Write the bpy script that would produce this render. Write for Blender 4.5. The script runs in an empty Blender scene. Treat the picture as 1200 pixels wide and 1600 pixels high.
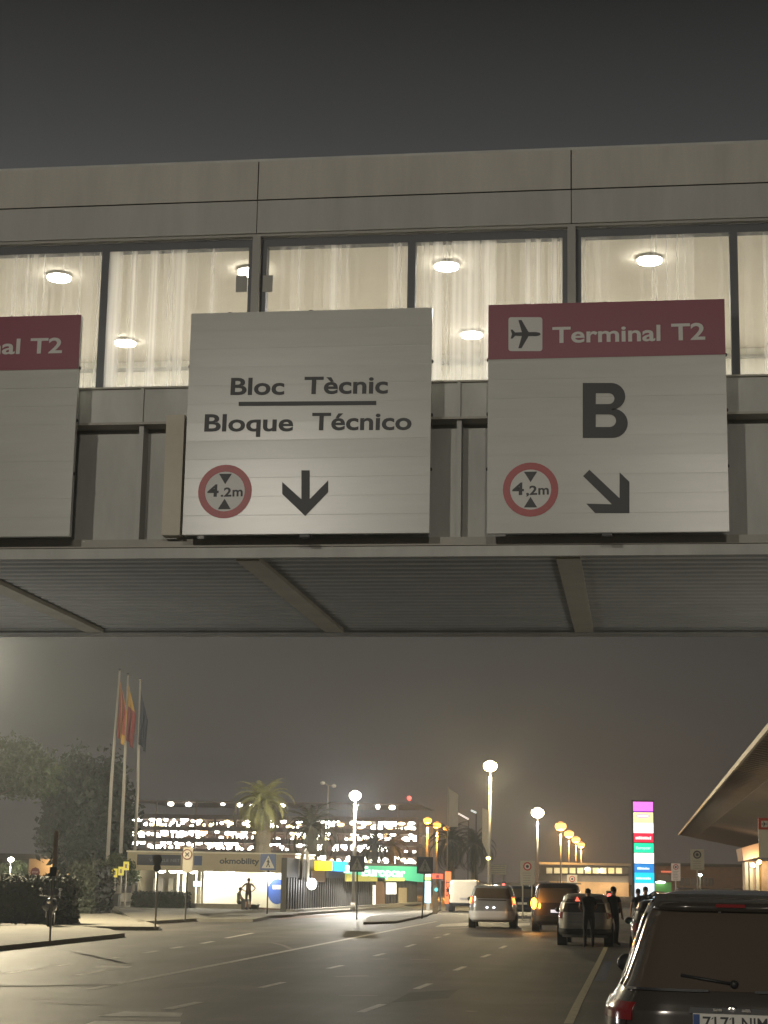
import bpy, math, random
from mathutils import Vector, Matrix
random.seed(7)
SC = bpy.context.scene
COL = SC.collection

# ------------------------------------------------------------------ camera
F = 2800.0                                   # focal length for a 1200 x 1600 picture
EYE = Vector((0, 0, 1.95))
dv = Vector((398, -579, -F)).normalized()    # the road direction seen in camera axes
k = 0.0185                                   # roll
uv = Vector((k, 1.0, (k * 398 - 579) / F)).normalized()
rv = dv.cross(uv).normalized()
R = Matrix((rv, dv, uv))                     # camera axes -> world axes
cam = bpy.data.cameras.new('camera')
cam.sensor_fit = 'VERTICAL'; cam.sensor_height = 24.0; cam.lens = F / 1600 * 24.0
cam.clip_start = 0.05; cam.clip_end = 6000
co = bpy.data.objects.new('camera', cam); COL.objects.link(co)
co.matrix_world = Matrix.Translation(EYE) @ R.to_4x4()
SC.camera = co

# ------------------------------------------------------------------ night sky
W = bpy.data.worlds.new('World'); SC.world = W; W.use_nodes = True
nt = W.node_tree; nt.nodes.clear()
wo = nt.nodes.new('ShaderNodeOutputWorld')
sky = nt.nodes.new('ShaderNodeTexSky'); sky.sky_type = 'NISHITA'; sky.sun_disc = False
sky.sun_elevation = math.radians(-8); sky.sun_rotation = math.radians(200)
bg1 = nt.nodes.new('ShaderNodeBackground'); bg1.inputs['Strength'].default_value = 0.05
nt.links.new(sky.outputs[0], bg1.inputs['Color'])
tc = nt.nodes.new('ShaderNodeTexCoord'); sx = nt.nodes.new('ShaderNodeSeparateXYZ')
nt.links.new(tc.outputs['Generated'], sx.inputs[0])
cr = nt.nodes.new('ShaderNodeValToRGB')
nt.links.new(sx.outputs['Z'], cr.inputs[0])
els = cr.color_ramp.elements
els[0].position = 0.0; els[0].color = (0.072, 0.059, 0.052, 1)
els[1].position = 1.0; els[1].color = (0.014, 0.014, 0.014, 1)
for pos, c in ((0.06, (0.050, 0.043, 0.039)), (0.14, (0.040, 0.038, 0.036)), (0.36, (0.064, 0.064, 0.064)), (0.40, (0.042, 0.042, 0.042)), (0.48, (0.011, 0.011, 0.011))):
    e = els.new(pos); e.color = (*c, 1)
bg2 = nt.nodes.new('ShaderNodeBackground'); bg2.inputs['Strength'].default_value = 1.0
nt.links.new(cr.outputs[0], bg2.inputs['Color'])
ad = nt.nodes.new('ShaderNodeAddShader')
nt.links.new(bg1.outputs[0], ad.inputs[0]); nt.links.new(bg2.outputs[0], ad.inputs[1])
nt.links.new(ad.outputs[0], wo.inputs['Surface'])
SC.view_settings.view_transform = 'Standard'; SC.view_settings.look = 'None'
SC.view_settings.exposure = 0.0; SC.view_settings.gamma = 1.0
SC.cycles.use_denoising = True
SC.cycles.use_light_tree = True
SC.cycles.sample_clamp_indirect = 4.0
SC.cycles.max_bounces = 8
SC.cycles.caustics_reflective = False; SC.cycles.caustics_refractive = False

# ------------------------------------------------------------------ helpers
def ray(px, py):
    return R @ Vector((px - 600, 800 - py, -F))
def P(px, py, Y):
    d = ray(px, py); return EYE + d * (Y / d.y)
def G(px, py, z=0.0):
    d = ray(px, py); return EYE + d * ((z - EYE.z) / d.z)
def PL(px, py, a, b):
    """the point of the ray on the upright plane through a and b"""
    n = Vector((-(b[1] - a[1]), b[0] - a[0], 0)); d = ray(px, py)
    t = (n.x * (a[0] - EYE.x) + n.y * (a[1] - EYE.y)) / (n.x * d.x + n.y * d.y)
    return EYE + d * t

def mat(name, col, rough=0.6, metal=0.0, var=0.0, scale=4.0, bump=0.0, bscale=None, coat=0.0, spec=0.5, stretch=None):
    m = bpy.data.materials.new(name); m.use_nodes = True
    t = m.node_tree; b = t.nodes['Principled BSDF']
    b.inputs['Base Color'].default_value = (*col, 1)
    b.inputs['Roughness'].default_value = rough; b.inputs['Metallic'].default_value = metal
    b.inputs['Coat Weight'].default_value = coat; b.inputs['Specular IOR Level'].default_value = spec
    if var or bump:
        tx = t.nodes.new('ShaderNodeTexCoord'); mp = t.nodes.new('ShaderNodeMapping')
        if stretch: mp.inputs['Scale'].default_value = stretch
        t.links.new(tx.outputs['Object'], mp.inputs[0])
    if var:
        n = t.nodes.new('ShaderNodeTexNoise'); n.inputs['Scale'].default_value = scale; n.inputs['Detail'].default_value = 6
        n.inputs['Roughness'].default_value = 0.65
        t.links.new(mp.outputs[0], n.inputs['Vector'])
        r = t.nodes.new('ShaderNodeValToRGB')
        r.color_ramp.elements[0].position = 0.3; r.color_ramp.elements[1].position = 0.7
        r.color_ramp.elements[0].color = (*[c * (1 - var) for c in col], 1)
        r.color_ramp.elements[1].color = (*[min(1, c * (1 + var)) for c in col], 1)
        t.links.new(n.outputs['Fac'], r.inputs[0]); t.links.new(r.outputs[0], b.inputs['Base Color'])
    if bump:
        n2 = t.nodes.new('ShaderNodeTexNoise'); n2.inputs['Scale'].default_value = bscale or scale * 8; n2.inputs['Detail'].default_value = 4
        t.links.new(mp.outputs[0], n2.inputs['Vector'])
        bp = t.nodes.new('ShaderNodeBump'); bp.inputs['Strength'].default_value = bump; bp.inputs['Distance'].default_value = 0.02
        t.links.new(n2.outputs['Fac'], bp.inputs['Height']); t.links.new(bp.outputs[0], b.inputs['Normal'])
    return m
def emat(name, col, strength):
    m = bpy.data.materials.new(name); m.use_nodes = True
    t = m.node_tree; b = t.nodes['Principled BSDF']
    b.inputs['Base Color'].default_value = (*[min(.8, c) for c in col], 1)
    b.inputs['Emission Color'].default_value = (*col, 1); b.inputs['Emission Strength'].default_value = strength
    return m

M = {}
M['asphalt'] = mat('asphalt', (0.085, 0.078, 0.067), 0.62, var=0.28, scale=0.35, bump=0.45, bscale=55)
def asphalt_mat():
    m = mat('asphalt', (0.085, 0.078, 0.067), 0.60, var=0.28, scale=0.35, bump=0.5, bscale=55)
    t = m.node_tree; b = t.nodes['Principled BSDF']; src = b.inputs['Base Color'].links[0].from_socket
    tx = t.nodes.new('ShaderNodeTexCoord')
    def layer(scale, noise, lo, hi, c0, c1, src, detail=4):
        mp = t.nodes.new('ShaderNodeMapping'); mp.inputs['Scale'].default_value = scale; t.links.new(tx.outputs['Object'], mp.inputs[0])
        n = t.nodes.new('ShaderNodeTexNoise'); n.inputs['Scale'].default_value = noise; n.inputs['Detail'].default_value = detail; t.links.new(mp.outputs[0], n.inputs['Vector'])
        r = t.nodes.new('ShaderNodeValToRGB'); r.color_ramp.elements[0].position = lo; r.color_ramp.elements[1].position = hi
        r.color_ramp.elements[0].color = (c0, c0, c0, 1); r.color_ramp.elements[1].color = (c1, c1, c1, 1); t.links.new(n.outputs['Fac'], r.inputs[0])
        mx = t.nodes.new('ShaderNodeMix'); mx.data_type = 'RGBA'; mx.blend_type = 'MULTIPLY'; mx.inputs['Factor'].default_value = 1
        t.links.new(src, mx.inputs['A']); t.links.new(r.outputs[0], mx.inputs['B']); return mx.outputs['Result']
    o = layer((1, .03, 1), .9, .35, .65, .66, 1.18, src)           # tracks along the lanes
    o = layer((.5, .5, 1), .6, .46, .54, .86, 1.06, o, 8)           # patchy repairs
    o = layer((1, 1, 1), 90, .3, .7, .75, 1.25, o, 2)               # stone grain
    t.links.new(o, b.inputs['Base Color']); return m
M['asphalt'] = asphalt_mat()
M['pavement'] = mat('pavement', (0.20, 0.185, 0.15), 0.8, var=0.15, scale=0.8, bump=0.2, bscale=30)
M['kerb'] = mat('kerb', (0.24, 0.23, 0.20), 0.8, var=0.15, scale=2)
M['red_path'] = mat('red_path', (0.22, 0.11, 0.07), 0.8, var=0.15, scale=2)
M['paint'] = mat('road_paint', (0.50, 0.48, 0.43), 0.6, var=0.3, scale=5)
M['worn_paint'] = mat('worn_road_paint', (0.22, 0.20, 0.17), 0.7, var=0.3, scale=6)
M['orange_lit_paint'] = mat('orange_lit_paint', (0.45, 0.40, 0.26), 0.6, var=0.3, scale=5)  # white line with the orange lamplight put into its colour
M['blue_paint'] = mat('blue_paint', (0.04, 0.055, 0.12), 0.6, var=0.2, scale=5)
M['fascia'] = mat('fascia_metal', (0.47, 0.45, 0.40), 0.55, 0.0, var=0.11, scale=1.6, stretch=(2.2, 1, .35))
M['fascia_low'] = mat('fascia_metal_low', (0.42, 0.415, 0.39), 0.55, 0.0, var=0.11, scale=1.6, stretch=(2.2, 1, .35))
M['frame'] = mat('window_frame', (0.10, 0.105, 0.115), 0.5, 0.0)
M['post'] = mat('post_metal', (0.33, 0.32, 0.29), 0.5)
M['girder'] = mat('girder_paint', (0.50, 0.50, 0.47), 0.55, var=0.16, scale=1.5, stretch=(1.6, 1, .5))
M['flange'] = mat('flange_paint', (0.40, 0.38, 0.33), 0.55, var=0.10, scale=2)
M['soffit'] = mat('deck_soffit', (0.58, 0.58, 0.54), 0.7, var=0.08, scale=2)
M['beam'] = mat('cross_beam', (0.60, 0.56, 0.46), 0.7, var=0.1, scale=2)
M['plaster'] = mat('plaster', (0.70, 0.66, 0.585), 0.85, var=0.03, scale=2)
M['inwall'] = mat('inner_wall', (0.90, 0.88, 0.80), 0.85)
M['infloor'] = mat('inner_floor', (0.60, 0.58, 0.52), 0.5)
M['burgundy'] = mat('burgundy_film', (0.25, 0.050, 0.080), 0.42, var=0.05, scale=2)
M['ink'] = mat('sign_ink', (0.030, 0.031, 0.033), 0.5)
M['white_film'] = mat('white_film', (0.62, 0.61, 0.58), 0.4)
M['red_film'] = mat('red_film', (0.38, 0.035, 0.04), 0.4, var=0.12, scale=8)
M['steel'] = mat('galvanised', (0.34, 0.33, 0.30), 0.45, 0.4, var=0.1, scale=6)
M['dark_steel'] = mat('dark_steel', (0.05, 0.05, 0.048), 0.5, 0.2)
M['pole'] = mat('pole_paint', (0.32, 0.29, 0.24), 0.45, var=0.08, scale=2)
M['concrete'] = mat('concrete', (0.30, 0.28, 0.23), 0.85, var=0.15, scale=3, bump=0.2)
M['rubber'] = mat('rubber', (0.015, 0.015, 0.015), 0.8)
M['alloy'] = mat('alloy', (0.35, 0.35, 0.36), 0.35, 0.8)
M['glass_dark'] = mat('tinted_glass', (0.090, 0.072, 0.055), 0.12, 0.0, spec=0.6)  # brown base colour stands in for reflections and veil on the glass
M['plastic'] = mat('black_plastic', (0.02, 0.02, 0.02), 0.5)
M['chrome'] = mat('chrome', (0.75, 0.73, 0.70), 0.15, 1.0)
M['red_lens'] = mat('red_lens', (0.22, 0.012, 0.012), 0.15, coat=0.6)
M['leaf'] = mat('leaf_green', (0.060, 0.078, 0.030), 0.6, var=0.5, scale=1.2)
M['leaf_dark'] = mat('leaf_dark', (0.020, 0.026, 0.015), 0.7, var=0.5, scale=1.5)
M['needle'] = mat('pine_needles', (0.045, 0.060, 0.018), 0.6, var=0.5, scale=1.2)
M['palm_leaf_lit'] = mat('palm_leaf_lit', (0.25, 0.245, 0.09), 0.5, var=0.45, scale=1.4)  # strong lamplight on the fronds put into a lighter leaf colour
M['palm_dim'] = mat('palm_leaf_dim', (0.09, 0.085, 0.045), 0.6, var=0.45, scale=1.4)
M['bark'] = mat('bark', (0.12, 0.10, 0.075), 0.9, var=0.3, scale=6, bump=0.6)
M['palm_bark'] = mat('palm_bark', (0.20, 0.17, 0.115), 0.9, var=0.35, scale=6, bump=0.6, stretch=(1, 1, 4))
M['white_wall'] = mat('white_wall', (0.80, 0.77, 0.66), 0.7)
M['beige'] = mat('beige_fascia', (0.42, 0.37, 0.27), 0.6, var=0.06, scale=2)
M['navy'] = mat('navy_panel', (0.014, 0.020, 0.045), 0.45)
M['sign_blue'] = mat('sign_blue', (0.04, 0.075, 0.20), 0.4)
M['dark_wall'] = mat('dark_slats', (0.075, 0.072, 0.07), 0.6, var=0.2, scale=2)
M['brown_wall'] = mat('brown_wall', (0.26, 0.17, 0.12), 0.7, var=0.15, scale=1.5)
M['canopy'] = mat('canopy_soffit', (0.23, 0.175, 0.13), 0.7, var=0.08, scale=0.4)
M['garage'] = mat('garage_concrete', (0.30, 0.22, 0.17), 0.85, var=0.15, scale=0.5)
M['grey_print'] = mat('grey_print', (0.30, 0.28, 0.26), 0.6)
M['plate_white'] = mat('plate_white', (0.70, 0.68, 0.62), 0.4)
M['skin'] = mat('skin', (0.36, 0.21, 0.14), 0.6)
M['hair'] = mat('hair', (0.02, 0.015, 0.012), 0.7)
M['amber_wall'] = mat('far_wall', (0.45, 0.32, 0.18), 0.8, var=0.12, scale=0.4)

# streaked, dirty window glass
def glass_dirty():
    m = bpy.data.materials.new('dirty_window_glass'); m.use_nodes = True
    t = m.node_tree; t.nodes.clear()
    out = t.nodes.new('ShaderNodeOutputMaterial')
    tx = t.nodes.new('ShaderNodeTexCoord'); mp = t.nodes.new('ShaderNodeMapping')
    mp.inputs['Scale'].default_value = (7, 1, 0.045); t.links.new(tx.outputs['Object'], mp.inputs[0])
    n = t.nodes.new('ShaderNodeTexNoise'); n.inputs['Scale'].default_value = 1.6; n.inputs['Detail'].default_value = 5; n.inputs['Roughness'].default_value = 0.62
    t.links.new(mp.outputs[0], n.inputs['Vector'])
    n3 = t.nodes.new('ShaderNodeTexNoise'); n3.inputs['Scale'].default_value = 1.1; n3.inputs['Detail'].default_value = 2
    mp3 = t.nodes.new('ShaderNodeMapping'); mp3.inputs['Scale'].default_value = (1.2, 1, 0.06); t.links.new(tx.outputs['Object'], mp3.inputs[0]); t.links.new(mp3.outputs[0], n3.inputs['Vector'])
    mu = t.nodes.new('ShaderNodeMath'); mu.operation = 'MULTIPLY'
    t.links.new(n.outputs['Fac'], mu.inputs[0]); t.links.new(n3.outputs['Fac'], mu.inputs[1])
    r = t.nodes.new('ShaderNodeValToRGB'); r.color_ramp.elements[0].position = 0.21; r.color_ramp.elements[1].position = 0.44
    r.color_ramp.elements[0].color = (.02, .02, .02, 1); r.color_ramp.elements[1].color = (.62, .62, .62, 1)
    t.links.new(mu.outputs[0], r.inputs[0])
    tr = t.nodes.new('ShaderNodeBsdfTransparent'); tr.inputs[0].default_value = (.93, .93, .90, 1)
    gl = t.nodes.new('ShaderNodeBsdfGlossy'); gl.inputs['Roughness'].default_value = 0.05
    m1 = t.nodes.new('ShaderNodeMixShader'); m1.inputs[0].default_value = 0.05
    t.links.new(tr.outputs[0], m1.inputs[1]); t.links.new(gl.outputs[0], m1.inputs[2])
    tl = t.nodes.new('ShaderNodeBsdfTranslucent'); tl.inputs[0].default_value = (.97, .96, .93, 1)
    m2 = t.nodes.new('ShaderNodeMixShader')
    t.links.new(r.outputs[0], m2.inputs[0]); t.links.new(m1.outputs[0], m2.inputs[1]); t.links.new(tl.outputs[0], m2.inputs[2])
    t.links.new(m2.outputs[0], out.inputs['Surface'])
    return m
M['glass_dirty'] = glass_dirty()

# sign sheet: horizontal aluminium slats, satin
def slat_mat():
    m = mat('slatted_sign_sheet', (0.53, 0.53, 0.485), 0.26, 0.0, var=0.05, scale=1.2, stretch=(1, 1, 8), spec=0.5)
    t = m.node_tree; b = t.nodes['Principled BSDF']
    tx = t.nodes.new('ShaderNodeTexCoord'); sp = t.nodes.new('ShaderNodeSeparateXYZ'); t.links.new(tx.outputs['Object'], sp.inputs[0])
    def saw(freq, lo):
        a = t.nodes.new('ShaderNodeMath'); a.operation = 'MULTIPLY'; a.inputs[1].default_value = freq; t.links.new(sp.outputs['Z'], a.inputs[0])
        f = t.nodes.new('ShaderNodeMath'); f.operation = 'FRACT'; t.links.new(a.outputs[0], f.inputs[0])
        c = t.nodes.new('ShaderNodeMath'); c.operation = 'GREATER_THAN'; c.inputs[1].default_value = lo; t.links.new(f.outputs[0], c.inputs[0])
        return c
    j = saw(1 / 0.175, 0.035)
    w = t.nodes.new('ShaderNodeTexWave'); w.wave_type = 'BANDS'; w.bands_direction = 'Z'; w.inputs['Scale'].default_value = 14; w.inputs['Distortion'].default_value = 0.4
    t.links.new(tx.outputs['Object'], w.inputs['Vector'])
    s = t.nodes.new('ShaderNodeMath'); s.operation = 'MULTIPLY_ADD'; s.inputs[1].default_value = 0.06
    t.links.new(w.outputs['Fac'], s.inputs[0]); t.links.new(j.outputs[0], s.inputs[2])
    bp = t.nodes.new('ShaderNodeBump'); bp.inputs['Strength'].default_value = 0.10; bp.inputs['Distance'].default_value = 0.004
    t.links.new(s.outputs[0], bp.inputs['Height']); t.links.new(bp.outputs[0], b.inputs['Normal'])
    return m
M['slats'] = slat_mat()

class MB:
    def __init__(s): s.v = []; s.f = []; s.m = []
    def add(s, vs, fs, mi=0):
        o = len(s.v); s.v += [Vector(v) for v in vs]
        for f in fs: s.f.append([o + i for i in f]); s.m.append(mi)
        return s
    def box(s, a, b, mi=0):
        x0, y0, z0 = [min(p, q) for p, q in zip(a, b)]; x1, y1, z1 = [max(p, q) for p, q in zip(a, b)]
        return s.add([(x0,y0,z0),(x1,y0,z0),(x1,y1,z0),(x0,y1,z0),(x0,y0,z1),(x1,y0,z1),(x1,y1,z1),(x0,y1,z1)],
                     [(3,2,1,0),(4,5,6,7),(0,1,5,4),(1,2,6,5),(2,3,7,6),(3,0,4,7)], mi)
    def cyl(s, p0, p1, r0, r1=None, n=12, mi=0):
        r1 = r0 if r1 is None else r1; p0 = Vector(p0); p1 = Vector(p1); a = (p1 - p0).normalized()
        t = a.orthogonal().normalized(); b = a.cross(t); vs = []
        for p, r in ((p0, r0), (p1, r1)):
            for i in range(n):
                w = 2 * math.pi * i / n; vs.append(p + (t * math.cos(w) + b * math.sin(w)) * r)
        fs = [(i, (i + 1) % n, n + (i + 1) % n, n + i) for i in range(n)] + [tuple(reversed(range(n))), tuple(range(n, 2 * n))]
        return s.add(vs, fs, mi)
    def tube(s, pts, rad, n=8, mi=0):
        pts = [Vector(p) for p in pts]; rad = rad if isinstance(rad, (list, tuple)) else [rad] * len(pts)
        vs = []; ref = None
        for i, p in enumerate(pts):
            a = (pts[min(i + 1, len(pts) - 1)] - pts[max(i - 1, 0)]).normalized()
            ref = a.orthogonal().normalized() if ref is None else (ref - a * ref.dot(a)).normalized()
            b = a.cross(ref)
            for j in range(n):
                w = 2 * math.pi * j / n; vs.append(p + (ref * math.cos(w) + b * math.sin(w)) * rad[i])
        fs = []
        for i in range(len(pts) - 1):
            for j in range(n): fs.append((i*n+j, i*n+(j+1)%n, (i+1)*n+(j+1)%n, (i+1)*n+j))
        L = len(pts)
        fs += [tuple(reversed(range(n))), tuple(range((L-1)*n, L*n))]
        return s.add(vs, fs, mi)
    def ball(s, c, r, n=10, m=6, mi=0):
        c = Vector(c); r = Vector(r) if not isinstance(r, (int, float)) else Vector((r, r, r)); vs = [c + Vector((0, 0, -r.z))]
        for i in range(1, m):
            ph = -math.pi/2 + math.pi * i / m
            for j in range(n):
                w = 2*math.pi*j/n; vs.append(c + Vector((r.x*math.cos(ph)*math.cos(w), r.y*math.cos(ph)*math.sin(w), r.z*math.sin(ph))))
        vs.append(c + Vector((0, 0, r.z))); fs = []
        for j in range(n): fs.append((0, 1 + (j+1) % n, 1 + j))
        for i in range(m - 2):
            for j in range(n): fs.append((1+i*n+j, 1+i*n+(j+1)%n, 1+(i+1)*n+(j+1)%n, 1+(i+1)*n+j))
        T = len(vs) - 1
        for j in range(n): fs.append((T, 1+(m-2)*n+j, 1+(m-2)*n+(j+1)%n))
        return s.add(vs, fs, mi)
    def slab(s, poly, thick, mi=0):
        """a planar polygon (world points, counted anticlockwise from outside) with thickness vector"""
        n = len(poly); th = Vector(thick); vs = [Vector(p) for p in poly] + [Vector(p) + th for p in poly]
        fs = [tuple(range(n)), tuple(reversed(range(n, 2*n)))] + [(i, n+i, n+(i+1)%n, (i+1)%n) for i in range(n)]
        return s.add(vs, fs, mi)
    def grid(s, pts, mi=0):
        h = len(pts); w = len(pts[0]); vs = [p for row in pts for p in row]
        return s.add(vs, [(i*w+j, i*w+j+1, (i+1)*w+j+1, (i+1)*w+j) for i in range(h-1) for j in range(w-1)], mi)
    def build(s, name, mats, root=None, smooth=False, local=False):
        """root: parent; coordinates are world ones unless local"""
        off = Vector((0, 0, 0))
        if root is not None and not local:
            p = root
            while p is not None: off = off + p.location; p = p.parent
        me = bpy.data.meshes.new(name); me.from_pydata([tuple(v - off) for v in s.v], [], s.f)
        for m in (mats if isinstance(mats, (list, tuple)) else [mats]): me.materials.append(m)
        if len(me.materials) > 1: me.polygons.foreach_set('material_index', s.m)
        if smooth: me.polygons.foreach_set('use_smooth', [True] * len(me.polygons))
        me.update()
        o = bpy.data.objects.new(name, me); COL.objects.link(o)
        if root is not None: o.parent = root
        return o

def tag(o, label=None, cat=None, group=None, kind=None):
    if label: o['label'] = label
    if cat: o['category'] = cat
    if group: o['group'] = group
    if kind: o['kind'] = kind
    return o
def thing(name, label, cat, loc=(0, 0, 0), rz=0.0, group=None):
    o = bpy.data.objects.new(name, None); COL.objects.link(o); o.empty_display_size = 0.2
    o.location = loc; o.rotation_euler = (0, 0, rz); return tag(o, label, cat, group)
def copy_tree(o, parent=None):
    c = o.copy(); COL.objects.link(c); c.parent = parent
    for ch in list(o.children): copy_tree(ch, c)
    return c

def text_mesh(body, bold=0.0, spacing=1.0):
    cu = bpy.data.curves.new('t', 'FONT'); cu.body = body; cu.size = 1; cu.offset = bold; cu.space_character = spacing
    cu.resolution_u = 4; cu.extrude = 0.0
    ob = bpy.data.objects.new('t', cu); COL.objects.link(ob)
    dg = bpy.context.evaluated_depsgraph_get(); dg.update()
    me = bpy.data.meshes.new_from_object(ob.evaluated_get(dg))
    vs = [v.co.copy() for v in me.vertices]; fs = [list(p.vertices) for p in me.polygons]
    bpy.data.objects.remove(ob); bpy.data.curves.remove(cu); bpy.data.meshes.remove(me)
    return vs, fs
def lettering(body, p0, p1, height, normal, m, root, bold=0.01, spacing=1.0, name='lettering', ref='H', lift=0.004, local=False):
    """text from p0 (left end of the base line) to p1 (right end), cap height given, standing off the board by lift"""
    p0 = Vector(p0); p1 = Vector(p1); nv = Vector(normal).normalized()
    vs, fs = text_mesh(body, bold, spacing); hs, _ = text_mesh(ref, bold)
    cap = max(v.y for v in hs) - min(v.y for v in hs); y0 = min(v.y for v in hs)
    xa = min(v.x for v in vs); xb = max(v.x for v in vs)
    ax = (p1 - p0) / (xb - xa); up = nv.cross((p1 - p0).normalized()).normalized() * (height / cap)
    b = MB(); b.add([p0 + ax * (v.x - xa) + up * (v.y - y0) + nv * lift for v in vs], fs)
    return b.build(name, m, root, local=local)

def disc(c, rx, rz, nv, n=36, r_in=0.0):
    """flat round plate or ring facing -y"""
    c = Vector(c); b = MB(); o = [c + Vector((rx*math.cos(2*math.pi*i/n), 0, rz*math.sin(2*math.pi*i/n))) for i in range(n)]
    if r_in <= 0: b.add(o, [tuple(range(n))])
    else:
        q = [c + (p - c) * r_in for p in o]; b.add(o + q, [(i, (i+1) % n, n+(i+1) % n, n+i) for i in range(n)])
    return b
FRONT = (0, -1, 0)

# ------------------------------------------------------------------ ground
def ground_sheet(name, pts, z, m):
    b = MB(); b.add([(p[0], p[1], z) for p in pts], [tuple(range(len(pts)))])
    return tag(b.build(name, m), kind='structure')
ground_sheet('road', [(-900, -80), (900, -80), (900, 1500), (-900, 1500)], 0.0, M['asphalt'])

def kerbed(name, pix, h=0.13, m='pavement', extra=None):
    """a raised pavement whose top outline is given by picture points on the kerb top"""
    pts = [G(x, y, h) for x, y in pix] if extra is None else [G(x, y, h) for x, y in pix] + [Vector((*e, h)) for e in extra]
    n = len(pts); b = MB(); bot = [Vector((p.x, p.y, -0.05)) for p in pts]
    b.add(pts, [tuple(range(n))], 0)
    b.add(pts + bot, [(i, n+i, n+(i+1) % n, (i+1) % n) for i in range(n)], 1)
    return tag(b.build(name, [M[m], M['kerb']]), kind='structure')
kerbed('pavement', [(-60, 1484), (195, 1458), (170, 1451), (100, 1445), (-120, 1449)])
kerbed('pavement', [(105, 1447), (248, 1448), (250, 1446), (205, 1433), (150, 1421), (60, 1424), (60, 1440)])
kerbed('pavement', [(216, 1440), (306, 1435), (395, 1436), (420, 1432), (300, 1425), (180, 1419)])
kerbed('pavement', [(330, 1434), (456, 1429), (470, 1426), (450, 1420), (330, 1416), (150, 1409), (-200, 1408), (-200, 1415), (100, 1416), (220, 1420), (300, 1426)])
kerbed('pavement', [(465, 1427), (560, 1420), (664, 1411), (664, 1402), (455, 1402), (455, 1421)])
kerbed('pavement', [(568, 1441), (620, 1439), (664, 1430), (690, 1420), (640, 1424), (575, 1432)], 0.10)
ground_sheet('path', [G(425, 1437), G(492, 1434), G(545, 1430), G(470, 1430)], 0.004, M['red_path'])
b = MB(); b.box((1.75, 8, -0.05), (40, 230, 0.13)); tag(b.build('pavement', M['pavement']), kind='structure')

def stripe(p, q, w, m='paint'):
    a = G(*p); c = G(*q); d = (c - a); d.z = 0; n = Vector((-d.y, d.x, 0)).normalized() * w / 2
    b = MB(); b.add([a - n, c - n, c + n, a + n], [(0, 1, 2, 3)])
    for i in range(4): b.v[i].z = 0.005
    return tag(b.build('road_marking', M[m]), kind='structure')
def strip(pix, w, m='paint'):
    pts = [G(*p) for p in pix]; L = []; Rr = []
    for i, p in enumerate(pts):
        d = pts[min(i+1, len(pts)-1)] - pts[max(i-1, 0)]; n = Vector((-d.y, d.x, 0)).normalized() * w / 2
        L.append(p - n); Rr.append(p + n)
    b = MB(); k_ = len(pts); b.add(L + Rr, [(i, i+1, k_+i+1, k_+i) for i in range(k_-1)])
    for v in b.v: v.z = 0.005
    return tag(b.build('road_marking', M[m]), kind='structure')
for p, q in (((563, 1582), (598, 1569.5)), ((650, 1545.5), (672, 1537)), ((711, 1516.5), (726, 1510.5)), ((753, 1496), (765, 1491.5)), ((782, 1482), (790, 1478)),
             ((407, 1543.5), (443, 1535)), ((513, 1513.5), (535, 1508.5)), ((585, 1494), (600, 1490)), ((634, 1480), (648, 1475.5)), ((679, 1466), (688, 1464)), ((694, 1461.5), (702, 1459))):
    stripe(p, q, 0.13)
for p, q in (((10, 1521), (55, 1514)), ((90, 1509.5), (114, 1506)), ((155, 1500), (184, 1496.5)), ((120, 1524), (172, 1515)), ((225, 1489.5), (245, 1486)), ((262, 1577), (312, 1566)),
             ((315, 1474.5), (333, 1471)), ((353, 1466), (395, 1458)), ((268, 1482), (285, 1479.5))):
    stripe(p, q, 0.16)
strip([(140, 1546), (270, 1521), (400, 1495.5), (540, 1468), (640, 1448), (682, 1440)], 0.17)
strip([(888, 1600), (904, 1566), (920, 1535), (934, 1507), (947, 1480)], 0.13, 'orange_lit_paint')
strip([(400, 1471.5), (425, 1473), (442, 1477), (455, 1483)], 0.14, 'worn_paint')
for p, q, w in (((80, 1568), (160, 1570), 0.16), ((62, 1560.5), (70, 1562), 0.3), ((529, 1555.5), (590, 1556), 0.10), ((583, 1499), (607, 1498.5), 0.3), ((640, 1499), (672, 1499.5), 0.4), ((700, 1451), (740, 1449), 0.5), ((728, 1580), (743, 1581), 0.14), ((524, 1526), (575, 1525), 0.2)):
    stripe(p, q, w, 'worn_paint')
M['tar'] = mat('tar_seal', (0.040, 0.037, 0.033), 0.85, var=0.3, scale=8, spec=.2)
for pix, w in (([(-10, 1541.5), (60, 1541), (120, 1539.5), (185, 1539)], .22),):
    strip(pix, w, 'tar')
for pix in ([(610, 1567), (700, 1560), (716, 1546), (640, 1551)], [(330, 1500), (420, 1486), (470, 1487), (392, 1503)], [(250, 1546), (330, 1540), (345, 1533), (272, 1537)]):
    ground_sheet('road_patch', [G(*p) for p in pix], 0.003, mat('patched_asphalt', (0.062, 0.058, 0.052), .7, var=.3, scale=3, bump=.4, bscale=50))
for pix in ([(150, 1588), (196, 1580.5), (286, 1583), (282, 1589)], [(128, 1603), (148, 1595.5), (282, 1597), (282, 1604)], [(140, 1512.5), (160, 1508.5), (208, 1510), (200, 1512.5)]):
    ground_sheet('road_marking', [G(*p) for p in pix], 0.0045, M['paint'])
ground_sheet('road_marking', [G(928, 1533), G(946, 1533), G(956, 1503), G(945, 1503)], 0.0045, M['blue_paint'])
ground_sheet('road_marking', [G(690, 1444), G(735, 1441.5), G(730, 1447), G(680, 1448)], 0.0045, M['paint'])
ground_sheet('road_marking', [G(808, 1447), G(828, 1446), G(828, 1442), G(808, 1443)], 0.0045, M['paint'])

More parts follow.
